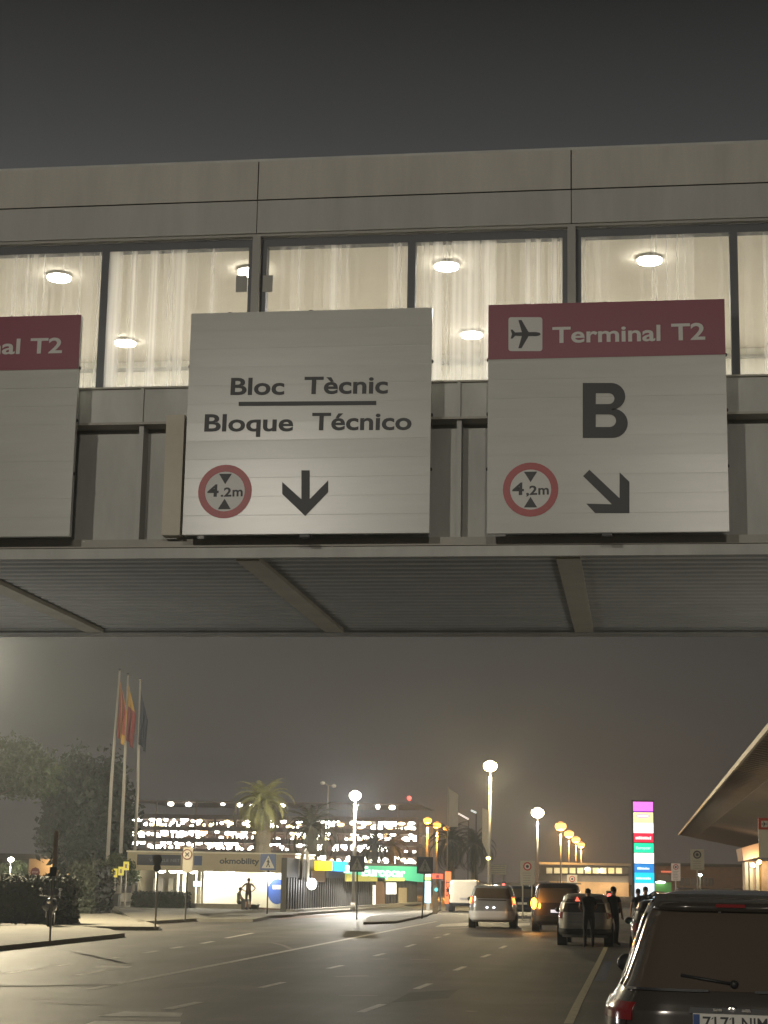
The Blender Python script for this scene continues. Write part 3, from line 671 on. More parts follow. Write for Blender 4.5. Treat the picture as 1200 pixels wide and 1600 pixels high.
# ------------------------------------------------------------------ rental kiosk
Yk = 102.0
kx0, kx1 = P(206, 1380, Yk).x, P(466, 1380, Yk).x
def K(px, py, Y=Yk): return P(px, py, Y)
def kbox(px0, px1, py0, py1, ya_, yb_):
    a = K(px0, py1); c = K(px1, py0); b = MB(); return b.box((a.x, Yk + ya_, a.z), (c.x, Yk + yb_, c.z))
kr = thing('rental_kiosk', 'low beige rental kiosk with brightly lit white wall and shop fascia', 'kiosk', ((kx0 + kx1)/2, Yk, 0))
zf0 = K(340, 1362).z; zf1 = K(340, 1334).z; KD = 5.0
b = MB(); b.box((kx0, Yk - 1.2, zf0), (kx1, Yk - 1.1, zf1)); b.box((kx0, Yk - 1.099, zf0), (kx0 + .1, Yk + KD, zf1)); b.box((kx1 - .1, Yk - 1.099, zf0), (kx1, Yk + KD, zf1)); b.build('fascia', M['beige'], kr)
b = MB(); b.box((kx0 + .101, Yk - 1.099, zf0 + .02), (kx1 - .101, Yk + KD, zf0 + .08)); b.build('soffit', M['white_wall'], kr)
b = MB(); b.box((kx0 - .05, Yk - 1.25, zf1), (kx1 + .05, Yk + KD + .05, zf1 + .09)); b.build('roof', M['white_wall'], kr)
wx = K(318, 1390).x
b = MB(); b.box((wx, Yk, 0.13), (kx1 - .02, Yk + .15, zf0 + .019)); b.build('white_wall', M['white_wall'], kr)
b = MB(); b.box((kx0, Yk + KD - .1, 0.13), (kx1, Yk + KD, zf0 + .019)); b.box((kx0, Yk + 1.2, 0.13), (kx0 + .12, Yk + KD - .11, zf0 + .018)); b.build('rear_wall', M['beige'], kr)
b = MB(); b.box((kx0, Yk, 0.05), (kx1, Yk + KD, 0.129)); b.build('floor', M['infloor'], kr)
YF = Yk - 1.2
def fpanel(px0, px1, py0, py1, m, name='fascia_sign', d=.02):
    a = P(px0, py1, YF); c = P(px1, py0, YF); b = MB(); b.box((a.x, YF - d, a.z), (c.x, YF - .002, c.z)); return b.build(name, M[m], kr)
vs_ = fpanel(214, 283, 1336, 1351.5, 'navy'); fpanel(303, 316, 1337.5, 1352, 'sign_blue')
M['pinkish'] = mat('pink_panel', (.36, .25, .20), .6); M['dim_text'] = mat('dim_text', (.13, .15, .20), .5); M['ok_text'] = mat('ok_text', (.035, .05, .085), .5)
fpanel(441, 461, 1334.5, 1360, 'pinkish')
lettering('VEHICLE NET', P(233, 1346.5, YF - .02), P(281, 1347, YF - .02), .17, FRONT, M['dim_text'], vs_, .02, 1.05)
lettering('okmobility', P(343, 1349.5, YF), P(405, 1350.5, YF), .33, FRONT, M['ok_text'], kr, .03, ref='k')
M['soffit_lamp'] = emat('soffit_lamp', (1, .97, .86), 22)
for px in (252, 271, 284, 302, 326, 359, 418):
    x = K(px, 1362).x * (Yk - .6) / Yk
    b = MB(); b.ball((x, Yk - .6, zf0 + .0), (.26, .26, .13), 12, 6); b.build('soffit_lamp', M['soffit_lamp'], kr, True)
    li = bpy.data.lights.new('soffit_light', 'POINT'); li.energy = 70; li.color = (1, .94, .74); li.shadow_soft_size = .12
    lo = bpy.data.objects.new('soffit_light', li); COL.objects.link(lo); lo.location = Vector((x, Yk - .6, zf0 - .26)) - kr.location; lo.parent = kr
# glazed bay with posts and displays
for px0, px1, m in ((304, 308, 'white_wall'), (312, 314.5, 'white_wall'), (284, 292, 'white_wall'), (275, 280, 'white_wall'), (241, 243.5, 'white_wall')):
    kbox(px0, px1, 1362, 1424, 0, .12).build('door_post', M[m], kr)
for px0, px1, y0, y1, col, st in ((292, 305, 1377, 1385, (.45, .8, 1), 1.3), (308.5, 318, 1377, 1385, (.5, .82, 1), 1.3)):
    kbox(px0, px1, y0, y1, 1.5, 1.56).build('lit_screen', emat('lit_screen', col, st), kr)
for px0, px1, y0, y1, m in ((294, 303, 1386, 1412, 'beige'), (310, 317, 1395, 1412, 'brown_wall'), (246, 256, 1372, 1420, 'concrete'), (258, 272, 1385, 1412, 'dark_wall'), (222, 240, 1372, 1420, 'grey_print')):
    kbox(px0, px1, y0, y1, 2.2, 2.5).build('counter', M[m], kr)
c = P(433, 1393, Yk - .01); b = disc((c.x, Yk - .012, c.z), .54, .70, FRONT); bc = b.build('round_logo', mat('royal_blue', (.045, .12, .50), .45), kr)
a = P(426, 1389.5, Yk); c2 = P(441, 1383, Yk); b = MB()
for i in range(5):
    w = (c2.x - a.x) / 5; b.box((a.x + i * w, Yk - .024, a.z), (a.x + i * w + w * .8, Yk - .014, c2.z))
b.build('lettering', M['white_wall'], bc)
b = MB(); p = K(455, 1424); b.box((kx1 - .12, Yk - 1.1, 0.13), (kx1 - .02, Yk - 1.0, zf0)); b.build('corner_post', M['steel'], kr)
# low garden wall, bins, hedges and people in front of it
Yw = 99.0
a = P(288, 1412, Yw); c = P(402, 1412, Yw); zz = P(340, 1413.5, Yw).z
lw = MB(); lw.box((a.x, Yw, 0.13), (c.x, Yw + .5, zz)); lw.box((a.x - .04, Yw - .04, zz), (c.x + .04, Yw + .54, zz + .05)); tag(lw.build('garden_wall', M['concrete']), 'low grey garden wall in front of the bright kiosk', 'wall')
b = MB(); b.slab([(c.x + .05, Yw, .13), (c.x + 2.6, Yw, .13), (c.x + .05, Yw, zz - .1)], (0, .5, 0)); tag(b.build('ramp_wall', M['brown_wall']), 'brown sloping end wall between the kiosk wall and crossing sign', 'wall')

def leaves(b, n, inside, size, flat=0.5, mi=0):
    """n small bent leaf quads spread through a volume; inside() gives a point and an outward direction"""
    for _ in range(n):
        p, o = inside()
        d = (Vector((random.gauss(0, 1), random.gauss(0, 1), random.gauss(0, 1))) * (1 - flat) + o * flat).normalized()
        t = d.orthogonal().normalized(); t.rotate(Matrix.Rotation(random.uniform(0, 6.28), 3, d)); u = d.cross(t)
        s = size * random.uniform(.6, 1.4); w = s * random.uniform(.35, .6)
        b.add([p - t * s, p - u * w + d * s * .15, p + t * s, p + u * w + d * s * .15], [(0, 1, 2, 3)], mi)
def box_vol(a, c, shell=.8):
    def f():
        if random.random() < shell:
            p = [random.uniform(a[i], c[i]) for i in range(3)]; ax = random.choice([0, 1, 1, 2, 2]); s = random.choice([0, 1]) if ax != 2 else 1
            p[ax] = (a, c)[s][ax] + random.gauss(0, .05); o = Vector((0, 0, 0)); o[ax] = 1 if s else -1
            return Vector(p), o
        return Vector([random.uniform(a[i], c[i]) for i in range(3)]), Vector((0, 0, 1))
    return f
def hedge(name, label, a, c, n, size, m='leaf_dark'):
    r = thing(name, label, 'hedge', ((a[0]+c[0])/2, (a[1]+c[1])/2, a[2]))
    b = MB(); b.box((a[0]+.1, a[1]+.1, a[2]), (c[0]-.1, c[1]-.1, c[2]-.1)); b.build('hedge_core', M['leaf_dark'], r)
    b = MB(); leaves(b, n, box_vol(a, c), size); b.build('foliage', M[m], r)
    return r
Yh = 62.5
a = G(-60, 1448); c = P(128, 1372, Yh)
hedge('hedge', 'big dark clipped hedge behind the parked motorbike', (-24.5, Yh, 0.13), (P(96, 1400, Yh).x, Yh + 2.2, P(50, 1373, Yh).z), 5200, .09)
hedge('hedge', 'dark hedge stepping back between motorbike and flagpoles', (P(108, 1400, 80).x, 80, 0.13), (P(147, 1400, 80).x, 83, P(130, 1350, 80).z), 4200, .10)
hedge('planter_hedge', 'black planter hedge in front of the kiosk entrance', (P(206, 1400, 97).x, 97, 0.13), (P(289, 1400, 97).x, 98.2, P(250, 1396, 97).z), 2200, .08)
def bin_(label, px0, px1, py0, Y, m='plastic', z0=0.13):
    x0 = P(px0, 1400, Y).x; x1 = P(px1, 1400, Y).x; z1 = P((px0+px1)/2, py0, Y).z; w = x1 - x0
    t = thing('litter_bin', label, 'bin', ((x0+x1)/2, Y, z0))
    b = MB(); b.slab([(x0 + w*.06, Y, z0), (x1 - w*.06, Y, z0), (x1, Y, z1 - .06), (x0, Y, z1 - .06)], (0, w, 0)); b.build('body', M[m], t)
    b = MB(); b.box((x0 - .02, Y - .02, z1 - .059), (x1 + .02, Y + w + .02, z1)); b.build('lid', M['dark_steel'], t)
    return t
bin_('dark litter bin beside the person with hands on hips', 377, 387, 1405, 97.6)
bin_('black bin at the right corner of the kiosk', 450, 459, 1402, 98.5)
bin_('black planter tub beside the nearest flagpole foot', 173, 185, 1396, 99)
p = P(452, 1425, 98); b = MB(); b.ball((p.x, 97.6, .40), (.26, .22, .27), 10, 7); tag(b.build('rubbish_bag', M['white_wall'], None, True), 'white rubbish bag on the ground under the corner bin', 'bag')

# ------------------------------------------------------------------ dark row of rental offices along the street
A_, B_ = (-18.1, 94.0), (-16.3, 135.0)
fd = Vector((B_[0]-A_[0], B_[1]-A_[1], 0)).normalized(); fn = Vector((fd.y, -fd.x, 0))        # outward normal, to the street
def FP(px, py, out=0.0): p = PL(px, py, A_, B_); return p + fn * out
ro = thing('rental_office', 'dark slatted rental office row with lit yellow, blue and green signs', 'building', ((A_[0]+B_[0])/2, (A_[1]+B_[1])/2, 0))
A0 = Vector((*A_, .13)); B0 = Vector((*B_, .13)); A0 = A0 - fd * 0.5
H = 2.75
b = MB(); Cb, Ca = B0 - fn * 4.5, A0 - fn * .3; hv = Vector((0, 0, H))
b.add([A0, B0, Cb, Ca, A0 + hv, B0 + hv, Cb + hv, Ca + hv], [(3, 2, 1, 0), (4, 5, 6, 7), (0, 1, 5, 4), (1, 2, 6, 5), (2, 3, 7, 6), (3, 0, 4, 7)]); b.build('wall', M['dark_wall'], ro)
b = MB(); L_ = (B0 - A0).length; n = 70
for i in range(n):
    q = A0 + fd * (L_ * (i + .2) / n) ; w = fd * (L_ / n * .45)
    if 0 <= i: b.slab([q + fn*.06 + Vector((0,0,.12)), q + w + fn*.06 + Vector((0,0,.12)), q + w + fn*.06 + Vector((0,0,1.75)), q + fn*.06 + Vector((0,0,1.75))], -fn * .058)
b.build('slat_screen', M['dark_wall'], ro)
b = MB(); b.slab([A0 + fn*.45 - Vector((0,0,.0)), B0 + fn*.45, B0 + fn*.45 + Vector((0,0,.12)), A0 + fn*.45 + Vector((0,0,.12))], -fn*.44); b.build('plinth', M['kerb'], ro)
def fsign(px0, px1, py0a, py1a, py0b, py1b, m, name='lit_sign', out=.25, th=.12):
    q = [FP(px0, py1a), FP(px1, py1b), FP(px1, py0b), FP(px0, py0a)]
    b = MB(); b.slab([p + fn*out for p in q], -fn * th); return b.build(name, m, ro)
fsign(488, 512.5, 1345, 1360, 1346, 1360, emat('sign_yellow', (1, .72, .0), 1.1))
fsign(514.5, 537, 1346, 1361, 1347, 1361.5, emat('sign_azure', (.0, .30, .95), 1.0))
fsign(533, 540, 1352, 1364, 1352, 1364, emat('sign_pale', (.75, .9, 1), 1.1), out=.27)
gm = emat('sign_green', (.075, .50, .28), .95)
fsign(537, 651, 1352, 1365, 1354, 1378, gm); fsign(651.3, 663, 1365.5, 1378, 1366, 1378, gm)
fsign(537, 585, 1365.5, 1377, 1366.5, 1377, emat('sign_olive', (.50, .46, .10), .8), out=.2)
fsign(598, 626, 1371.5, 1376.5, 1371.5, 1376.5, emat('sign_lime', (.72, .70, .20), .9), out=.27)
lettering('Europcar', FP(559, 1368.5, .26), FP(627, 1370.5, .26), .58, fn, emat('white_lettering', (1, 1, 1), 1.6), ro, .03, lift=.01)
fsign(602, 617, 1379, 1397, 1379, 1397, emat('lit_poster', (1, .98, .92), 1.6), out=.1, th=.05)
fsign(621, 634, 1387, 1413, 1387, 1412, M['beige'], 'door', out=.08, th=.07)
fsign(585, 599, 1377, 1414, 1377, 1413, M['brown_wall'], 'wall_panel', out=.09, th=.08)
fsign(581.3, 584, 1383, 1416, 1383, 1416, emat('white_pillar', (1, .93, .75), 1.3), 'white_pillar', out=.12, th=.08)  # thin white pillar, its brightness put in as glow
fsign(486, 505, 1361, 1378, 1361, 1378, M['pinkish'], 'wall_panel', out=.09, th=.08)
p = FP(473, 1381, .5); b = MB(); b.ball(p, (.27, .2, .30), 12, 8); b.build('wall_lamp', emat('wall_lamp_white', (1, 1, .97), 14), ro, True)
li = bpy.data.lights.new('wall_lamp_light', 'POINT'); li.energy = 120; li.shadow_soft_size = .2
lo = bpy.data.objects.new('wall_lamp_light', li); COL.objects.link(lo); lo.parent = ro; lo.location = p + fn * .8 - ro.location
# arch ornament over the first office
p = FP(472, 1348, .15)
ar = MB(); pts = [p + fd * (x * 1.6) + Vector((0, 0, z)) for x, z in ((-.5, -.9), (-.48, .1), (-.3, .55), (0, .7), (.3, .55), (.48, .1), (.5, -.9))]
ar.tube(pts, .09, 8); ar.build('arch', M['beige'], ro)

# ------------------------------------------------------------------ multi storey car park, far behind
Yg = 420.0
def Q(px, py): return P(px, py, Yg)
gx0, gx1 = Q(178, 1330).x, Q(652, 1330).x
cp = thing('car_park', 'far multi storey car park glowing with rows of ceiling lights', 'building', ((gx0+gx1)/2, Yg, 0))
rows = [1258.5, 1284, 1302.5, 1320.5, 1338, 1355]
GD = 32
lv = [Q(400, r).z for r in rows]
starts = [Q(216, 1250).x, Q(196, 1280).x, Q(180, 1300).x, gx0, gx0, gx0]
for i, z in enumerate(lv):
    top = z + 0.55
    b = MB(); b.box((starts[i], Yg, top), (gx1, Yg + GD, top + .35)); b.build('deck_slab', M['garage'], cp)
    if i > 0:
        b = MB(); b.box((starts[i] - .05, Yg - .15, top + .36 - .5), (gx1 + .05, Yg - .002, top + .9)); b.build('parapet', M['garage'], cp)
b = MB(); b.box((gx0, Yg + GD, 0), (gx1, Yg + GD + .3, lv[1] + .5)); b.build('rear_wall', mat('warm_rear_wall', (.50, .32, .22), .8, var=.3, scale=.3), cp)
nc = 15
for i in range(nc + 1):
    x = gx0 + (gx1 - gx0) * i / nc
    for yy in (Yg + .4, Yg + 12):
        b = MB(); b.box((max(x, gx0+.3) - .3, yy, 0), (max(x, gx0 + .3) + .3, yy + .5, lv[1] + .54)); b.build('column', M['garage'], cp)
    if i % 2 == 0 and x > starts[0]:
        b = MB(); b.box((x - .12, Yg + 1, lv[1] + .9), (x + .12, Yg + 1.3, lv[0] + .54)); b.build('roof_post', M['garage'], cp)
lamp_mats = [emat('ceiling_lamp', c, s) for c, s in (((1, .97, .90), 26), ((1, .92, .72), 20), ((1, .85, .42), 12), ((1, .60, .28), 8))]
spots = []
for i, z in enumerate(lv[:5]):
    for depth in ((0.8,) if i == 0 else (0.6, 6.0, 15.0)):
        x = starts[i] + random.uniform(.8, 3)
        if i == 0: x += 5
        while x < gx1 - 1:
            gap = 380 < 998 + x / Yg * F < 560
            if random.random() < ((.72 if i else .8) if not gap else .45): spots.append((x, Yg + depth, z + .32 - random.uniform(0, .4) - (0, .45, .8)[(depth > 3) + (depth > 10)], depth))
            x += random.uniform(1.2, 2.5) if i else random.uniform(3.0, 5.5)
random.shuffle(spots)
spots.sort(key=lambda s: s[3])
rest = MB()
for j, (x, y, z, dpt) in enumerate(spots):
    w = random.uniform(.4, 1.0); h = random.uniform(.30, .60); m = random.choices(lamp_mats, (60, 26, 9, 5))[0]
    tgt = rest if j >= 98 else MB()
    tgt.ball((x, y, z), (w, .3, h), 10, 6, 0 if j < 98 else random.choices((0, 1, 2, 3), (60, 26, 9, 5))[0])
    if j < 98: tgt.build('ceiling_lamp', m, cp, True)
o = rest.build('ceiling_lamps', lamp_mats, cp, True); o['kind'] = 'stuff'
# aerial with red beacon
p = Q(636, 1246); b = MB(); b.cyl((p.x, Yg + 4, lv[0] + .9), (p.x, Yg + 4, p.z - .3), .15, n=8); am = b.build('aerial_mast', M['garage'], cp)
b = MB(); b.ball((p.x, Yg + 4, p.z), .55, 10, 6); b.build('beacon', emat('red_beacon', (1, .10, .08), 3), am)

# ------------------------------------------------------------------ flagpoles and flags
flag_red = mat('flag_red', (.20, .024, .022), .8); flag_yellow = mat('flag_yellow', (.42, .24, .04), .8); flag_blue = mat('flag_blue', (.010, .013, .032), .8)
for i, (bx, by, tx, ty, lb, fl) in enumerate(((165, 1408, 187, 1048, 'tallest flagpole with the red and yellow striped flag', 'striped flag of thin red and yellow bands hanging limp'),
        (185, 1410, 200, 1055, 'middle flagpole with the half yellow half red flag', 'limp flag, yellow above and red below, on middle pole'),
        (207, 1410, 219, 1063, 'shortest flagpole with the dark blue flag', 'dark blue flag hanging limp on the shortest pole'))):
    Yp = 113 + i * 2.2; x = P(bx, by, Yp).x; zt = P(tx, ty, Yp).z; tx_ = P(tx, ty, Yp).x
    t = thing('flagpole', lb, 'flagpole', (x, Yp, .13), group='flagpoles by the kiosk')
    b = MB(); b.tube([(0, 0, 0), (0, 0, zt * .5), (tx_ - x, 0, zt - .13)], [.13, .10, .055], 10); b.build('pole', M['pole'], t, True, True)
    b = MB(); b.ball((tx_ - x, 0, zt - .08), (.11, .11, .09), 10, 6); b.cyl((tx_ - x, 0, zt - .22), (tx_ - x + .28, 0, zt - .16), .03, n=6); b.build('finial', M['chrome'], t, True, True)
    b = MB(); b.box((-.5, -.5, 0), (.5, .5, .55)); b.build('footing', M['concrete'], t, local=True)
    # flag: a limp pleated cloth
    L = 3.9; z0 = zt - .55; g = []; nu, nv = 14, 26
    for v in range(nv + 1):
        f = v / nv; wdt = .10 + .50 * min(1, f * 2.2) * (1 - .18 * f); rowp = []
        for u in range(nu + 1):
            q = u / nu; zq = z0 - f * (L - .15) - q * .55 * (1 - f*.35) - (.2 if q > .6 and f > .9 else 0); xx = (tx_ - x) * (zq / zt)
            rowp.append(Vector((x + xx + .07 + q * wdt, Yp + math.sin(q * 13 + f * 2 + i) * .13 * (0.3 + f), zq)))
        g.append(rowp)
    b = MB(); b.grid(g)
    fi = 0
    for v in range(nv):
        for u in range(nu):
            if i == 0: mi = 1 if (u % 4 in (1,) or (v > nv - 4 and u > nu * .4)) else 0
            elif i == 1: mi = 1 if v < nv * .36 else 0
            else: mi = 2
            b.m[fi] = mi; fi += 1
    fo = b.build('flag', [flag_red, flag_yellow, flag_blue], None, True); tag(fo, fl, 'flag', 'flags')
    fo.modifiers.new('thick', 'SOLIDIFY').thickness = .012

# ------------------------------------------------------------------ trees, palms, shrubs
def limb_tree(name, label, base, h, crown, n, size, m, trunk_r=.28, lobes=9, cat='tree', flat=.45, core=True):
    """crown: (centre, radii); leaves gathered in clumps round the ends of real limbs"""
    r = thing(name, label, cat, base)
    c, rad = Vector(crown[0]), Vector(crown[1]); bs = Vector(base)
    b = MB(); fork = Vector((bs.x + random.uniform(-.2, .2), bs.y, max(bs.z + .8, c.z - rad.z * .8)))
    b.tube([bs, (bs + fork) / 2 + Vector((.1, 0, 0)), fork], [trunk_r, trunk_r * .85, trunk_r * .7], 10)
    cl = []
    for i in range(lobes):
        w = i * 2.399; zf = (i + .5) / lobes * 1.5 - .55; rr = math.sqrt(max(0.05, 1 - zf * zf))
        e = c + Vector((rad.x * rr * math.cos(w) * .72, rad.y * rr * math.sin(w) * .72, rad.z * zf * .75)); cl.append(e)
        b.tube([fork, fork.lerp(e, .55) + Vector((0, 0, -.15 * rad.z)), e], [trunk_r * .45, trunk_r * .25, .03], 6)
    b.build('trunk', M['bark'], r, True)
    def inside():
        e = random.choice(cl); k_ = random.uniform(.30, .52)
        d = Vector((random.gauss(0, 1), random.gauss(0, 1), random.gauss(0, .8))).normalized()
        rr = random.random() ** .45
        return e + Vector((d.x * rad.x, d.y * rad.y, d.z * rad.z)) * k_ * rr, d
    b = MB(); leaves(b, n, inside, size, flat); b.build('crown', M[m], r)
    return r
cc = P(-46, 1213, 104)
limb_tree('pine_tree', 'broad umbrella pine with a lit rim at the left edge', (cc.x - .6, 104, .13), 7, ((cc.x - .4, 104, cc.z + .3), (5.6, 5.0, 2.2)), 16000, .19, 'needle', .3, 18, flat=.35)
lamp(-50, 109, 14.5, (1, .9, .66), 'unseen tall lamp added behind the umbrella pine to light its rim', energy=16000, r=.3, strength=40)  # not in view, added for the light on the pine's rim
cc = P(137, 1288, 118)
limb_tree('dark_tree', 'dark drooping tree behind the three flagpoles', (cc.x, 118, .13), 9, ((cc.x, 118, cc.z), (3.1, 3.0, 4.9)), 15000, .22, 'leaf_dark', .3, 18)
cc = P(186, 1352, 101)
limb_tree('green_shrub', 'bright green shrub under the flagpoles lit by the kiosk', (cc.x, 101, .13), 2, ((cc.x, 101.2, cc.z - .35), (1.15, 1.0, 1.0)), 2600, .10, 'leaf', .06, 8, 'shrub')
cc = P(107, 1352, 150)
limb_tree('green_shrub', 'pale shrub by the far beige wall left of the dark tree', (cc.x, 150, .13), 2, ((cc.x, 150, cc.z - .4), (1.3, 1.0, 1.1)), 1500, .15, 'leaf', .06, 7, 'shrub')
cc = P(22, 1358, 112)
limb_tree('green_shrub', 'small yellow green shrub lit by the globe lamp', (cc.x, 112, .13), 2, ((cc.x, 112, cc.z - .3), (1.0, .8, .9)), 1500, .12, 'leaf', .06, 7, 'shrub')

def palm(label, px, crown_py, Y, length, nf, m, droop=1.0, base=None, trunk_r=.33, seed=1, name='palm_tree'):
    rnd = random.Random(seed)
    c = P(px, crown_py, Y); r = thing(name, label, 'palm tree', (c.x, Y, .13))
    b = MB(); n = 14; pts = []; rad = []
    for i in range(n + 1):
        f = i / n; pts.append((c.x + math.sin(f * 3) * .08, Y, .13 + (c.z - .13) * f)); rad.append(trunk_r * (1.25 - .35 * f) * (1.08 if i % 2 else .95))
    rad[-1] *= 1.2; rad[-2] *= 1.35; b.tube(pts, rad, 12); b.build('trunk', M['palm_bark'], r)
    b = MB()
    for i in range(nf):
        w = i * 2.39996 + rnd.uniform(-.2, .2); el = math.radians(86 - 106 * ((i + .5) / nf) ** .9 * droop); Lf = length * rnd.uniform(.85, 1.1) * (0.85 if i < nf * .2 else 1)
        d = Vector((math.cos(w), math.sin(w), 0)); p = Vector((c.x, Y, c.z)); e = el; seg = 12; prev = p; pl = [p]
        for s in range(seg):
            p = p + (d * math.cos(e) + Vector((0, 0, math.sin(e)))) * Lf / seg; e -= (0.10 + .085 * s / seg * 2) * (1.15 if el < .9 else .8); pl.append(p)
        b.tube(pl[::2] if len(pl) % 2 else pl[::2] + [pl[-1]], [.05, .045, .04, .032, .026, .02, .012][:len(pl[::2])], 5)
        side = d.cross(Vector((0, 0, 1)))
        for s in range(1, seg + 1):
            for hh in (0, .34, .67):
                q = pl[s - 1].lerp(pl[s], hh); f = (s + hh) / seg; tang = (pl[s] - pl[s-1]).normalized(); ll = Lf * .22 * math.sin(math.pi * min(1, .12 + f * .85)) + .05
                upv = side.cross(tang).normalized()
                for sg in (-1, 1):
                    tip = q + (side * sg * .75 + tang * .65 - upv * -.1 - Vector((0, 0, .35 + rnd.uniform(-.1, .2)))).normalized() * ll
                    wv = tang * .035
                    b.add([q - wv, q + wv, tip], [(0, 1, 2)])
    b.build('crown', M[m], r)
    return r
palm('bright palm with arching fronds above the kiosk roof', 411, 1252, 118, 2.75, 46, 'palm_leaf_lit', 1.15, trunk_r=.48, seed=3)
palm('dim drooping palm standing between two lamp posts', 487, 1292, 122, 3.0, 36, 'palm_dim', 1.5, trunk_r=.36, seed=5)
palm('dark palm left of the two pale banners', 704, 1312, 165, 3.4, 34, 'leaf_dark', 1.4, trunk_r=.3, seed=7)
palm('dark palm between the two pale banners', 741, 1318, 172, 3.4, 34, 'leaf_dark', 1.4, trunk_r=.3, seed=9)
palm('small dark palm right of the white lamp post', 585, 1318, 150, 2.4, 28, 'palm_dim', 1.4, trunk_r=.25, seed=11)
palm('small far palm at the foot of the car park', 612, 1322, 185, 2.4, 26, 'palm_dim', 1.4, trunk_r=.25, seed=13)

# far buildings and banners
fw = thing('far_building', 'low far building with a warm lit wall at the left', 'building', (P(55, 1370, 190).x, 190, 0))
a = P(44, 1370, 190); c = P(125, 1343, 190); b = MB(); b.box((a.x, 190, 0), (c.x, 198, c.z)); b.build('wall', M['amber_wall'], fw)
b = MB(); b.box((a.x - 12, 189, c.z + .01), (c.x + .6, 199, c.z + .5)); b.build('roof', M['dark_wall'], fw)
b = MB(); b.box((a.x - 11, 190.5, 0), (a.x - .01, 198, c.z)); b.build('wall', M['dark_wall'], fw)
for px in (46, 60, 74): 
    p = P(px, 1348, 188.5); li = bpy.data.lights.new('eave_light', 'POINT'); li.energy = 260; li.color = (1, .72, .40); li.shadow_soft_size = .1
    lo = bpy.data.objects.new('eave_light', li); COL.objects.link(lo); lo.parent = fw; lo.location = Vector((p.x + 2.5, 188.2, c.z - .5)) - fw.location
fb = thing('glazed_hall', 'long low hall with a band of lit windows behind the vans', 'building', (P(900, 1370, 260).x, 260, 0))
def F2(px, py): return P(px, py, 260)
a = F2(843, 1392); c = F2(982, 1352)
b = MB(); b.box((a.x, 260, F2(900, 1367.5).z), (c.x, 268, F2(900, 1353.5).z)); b.build('wall', M['dark_wall'], fb)
b = MB(); b.box((F2(843, 1350).x, 258.5, F2(870, 1351).z), (F2(985, 1350).x, 269, F2(870, 1347.5).z)); b.build('roof', M['post'], fb)
b = MB(); b.box((a.x, 259.6, F2(900, 1377.5).z), (c.x, 268, F2(900, 1367.6).z)); b.build('wall', M['dark_wall'], fb)
b = MB(); b.box((F2(858, 1380).x, 261, -.1), (c.x, 268, F2(900, 1377.6).z)); b.build('wall', mat('pale_base_wall', (.5, .36, .22), .8, var=.2, scale=.5), fb)
wm = [emat('lit_window', c_, s_) for c_, s_ in (((1, .82, .52), .30), ((1, .85, .55), .36), ((1, .78, .45), .26))]
for i in range(10):
    p = F2(853 + i * 12.1, 1365.5); q = F2(863.5 + i * 12.1, 1355.5); b = MB(); b.box((p.x, 259.93, p.z), (q.x, 259.99, q.z)); w_ = b.build('window', M['post'], fb)
    b = MB(); b.box((p.x + .08, 259.88, p.z + .08), (q.x - .08, 259.925, q.z - .06)); b.build('pane', wm[i % 3], w_)
for px, py in ((918, 1357.5), (938, 1360.5)):
    p = F2(px, py); b = MB(); b.ball((p.x, 259.6, p.z), (.4, .15, .22), 8, 6); b.build('window_lamp', emat('window_lamp', (1, .95, .75), 8), fb)
for px in (885, 915, 945, 970):
    p = F2(px, 1379); li = bpy.data.lights.new('hall_light', 'POINT'); li.energy = 300; li.color = (1, .75, .45); li.shadow_soft_size = .2
    lo = bpy.data.objects.new('hall_light', li); COL.objects.link(lo); lo.parent = fb; lo.location = Vector((p.x, 258.2, p.z - .4)) - fb.location
# second far hall behind the totem on the right
f3 = thing('far_hall', 'dim far hall with a red light line right of the totem', 'building', (P(1040, 1370, 240).x, 240, 0))
a = P(1023, 1392, 240); c = P(1120, 1354, 240)
b = MB(); b.box((a.x, 240, 0), (c.x + 6, 250, c.z)); b.build('wall', M['brown_wall'], f3)
b = MB(); b.box((a.x - .3, 239.3, c.z), (c.x + 6.3, 250.3, c.z + .35)); b.build('roof', M['dark_wall'], f3)
p = P(1033, 1363, 239.8); q = P(1050, 1361, 239.8); b = MB(); b.box((p.x, 239.8, p.z), (q.x, 239.95, q.z)); b.build('light_line', emat('red_line', (1, .22, .12), .8), f3)
p = P(1028, 1376, 239.8); q = P(1056, 1367, 239.8); b = MB(); b.box((p.x, 239.8, p.z), (q.x, 239.95, q.z)); b.build('panel', M['grey_print'], f3)
for i in range(6):
    p = P(1062 + i * 9, 1384, 239.9); q = P(1069 + i * 9, 1372, 239.9); b = MB(); b.box((p.x, 239.85, p.z), (q.x, 239.95, q.z)); b.build('window', M['glass_dark'], f3)
# green hoarding
a = P(1020, 1398, 150); c = P(1049, 1379, 150)
gh = thing('hoarding', 'green hoarding standing right of the lit totem', 'hoarding', ((a.x + c.x)/2, 150, 0))
b = MB(); b.box((a.x, 150, .5), (c.x, 150.08, c.z)); b.build('board', emat('hoarding_green', (.10, .28, .07), .55), gh)
b = MB(); b.cyl((a.x + .2, 150.14, 0), (a.x + .2, 150.14, c.z - .1), .05, n=8); b.build('post', M['steel'], gh); b = MB(); b.cyl((c.x - .2, 150.14, 0), (c.x - .2, 150.14, c.z - .1), .05, n=8); b.build('post', M['steel'], gh)
p = P(1032, 1378.5, 149.8); b = MB(); b.ball((p.x, 149.8, p.z), (.40, .12, .10), 8, 6); b.build('lamp', emat('hoarding_lamp', (.9, 1, .85), 8), gh)
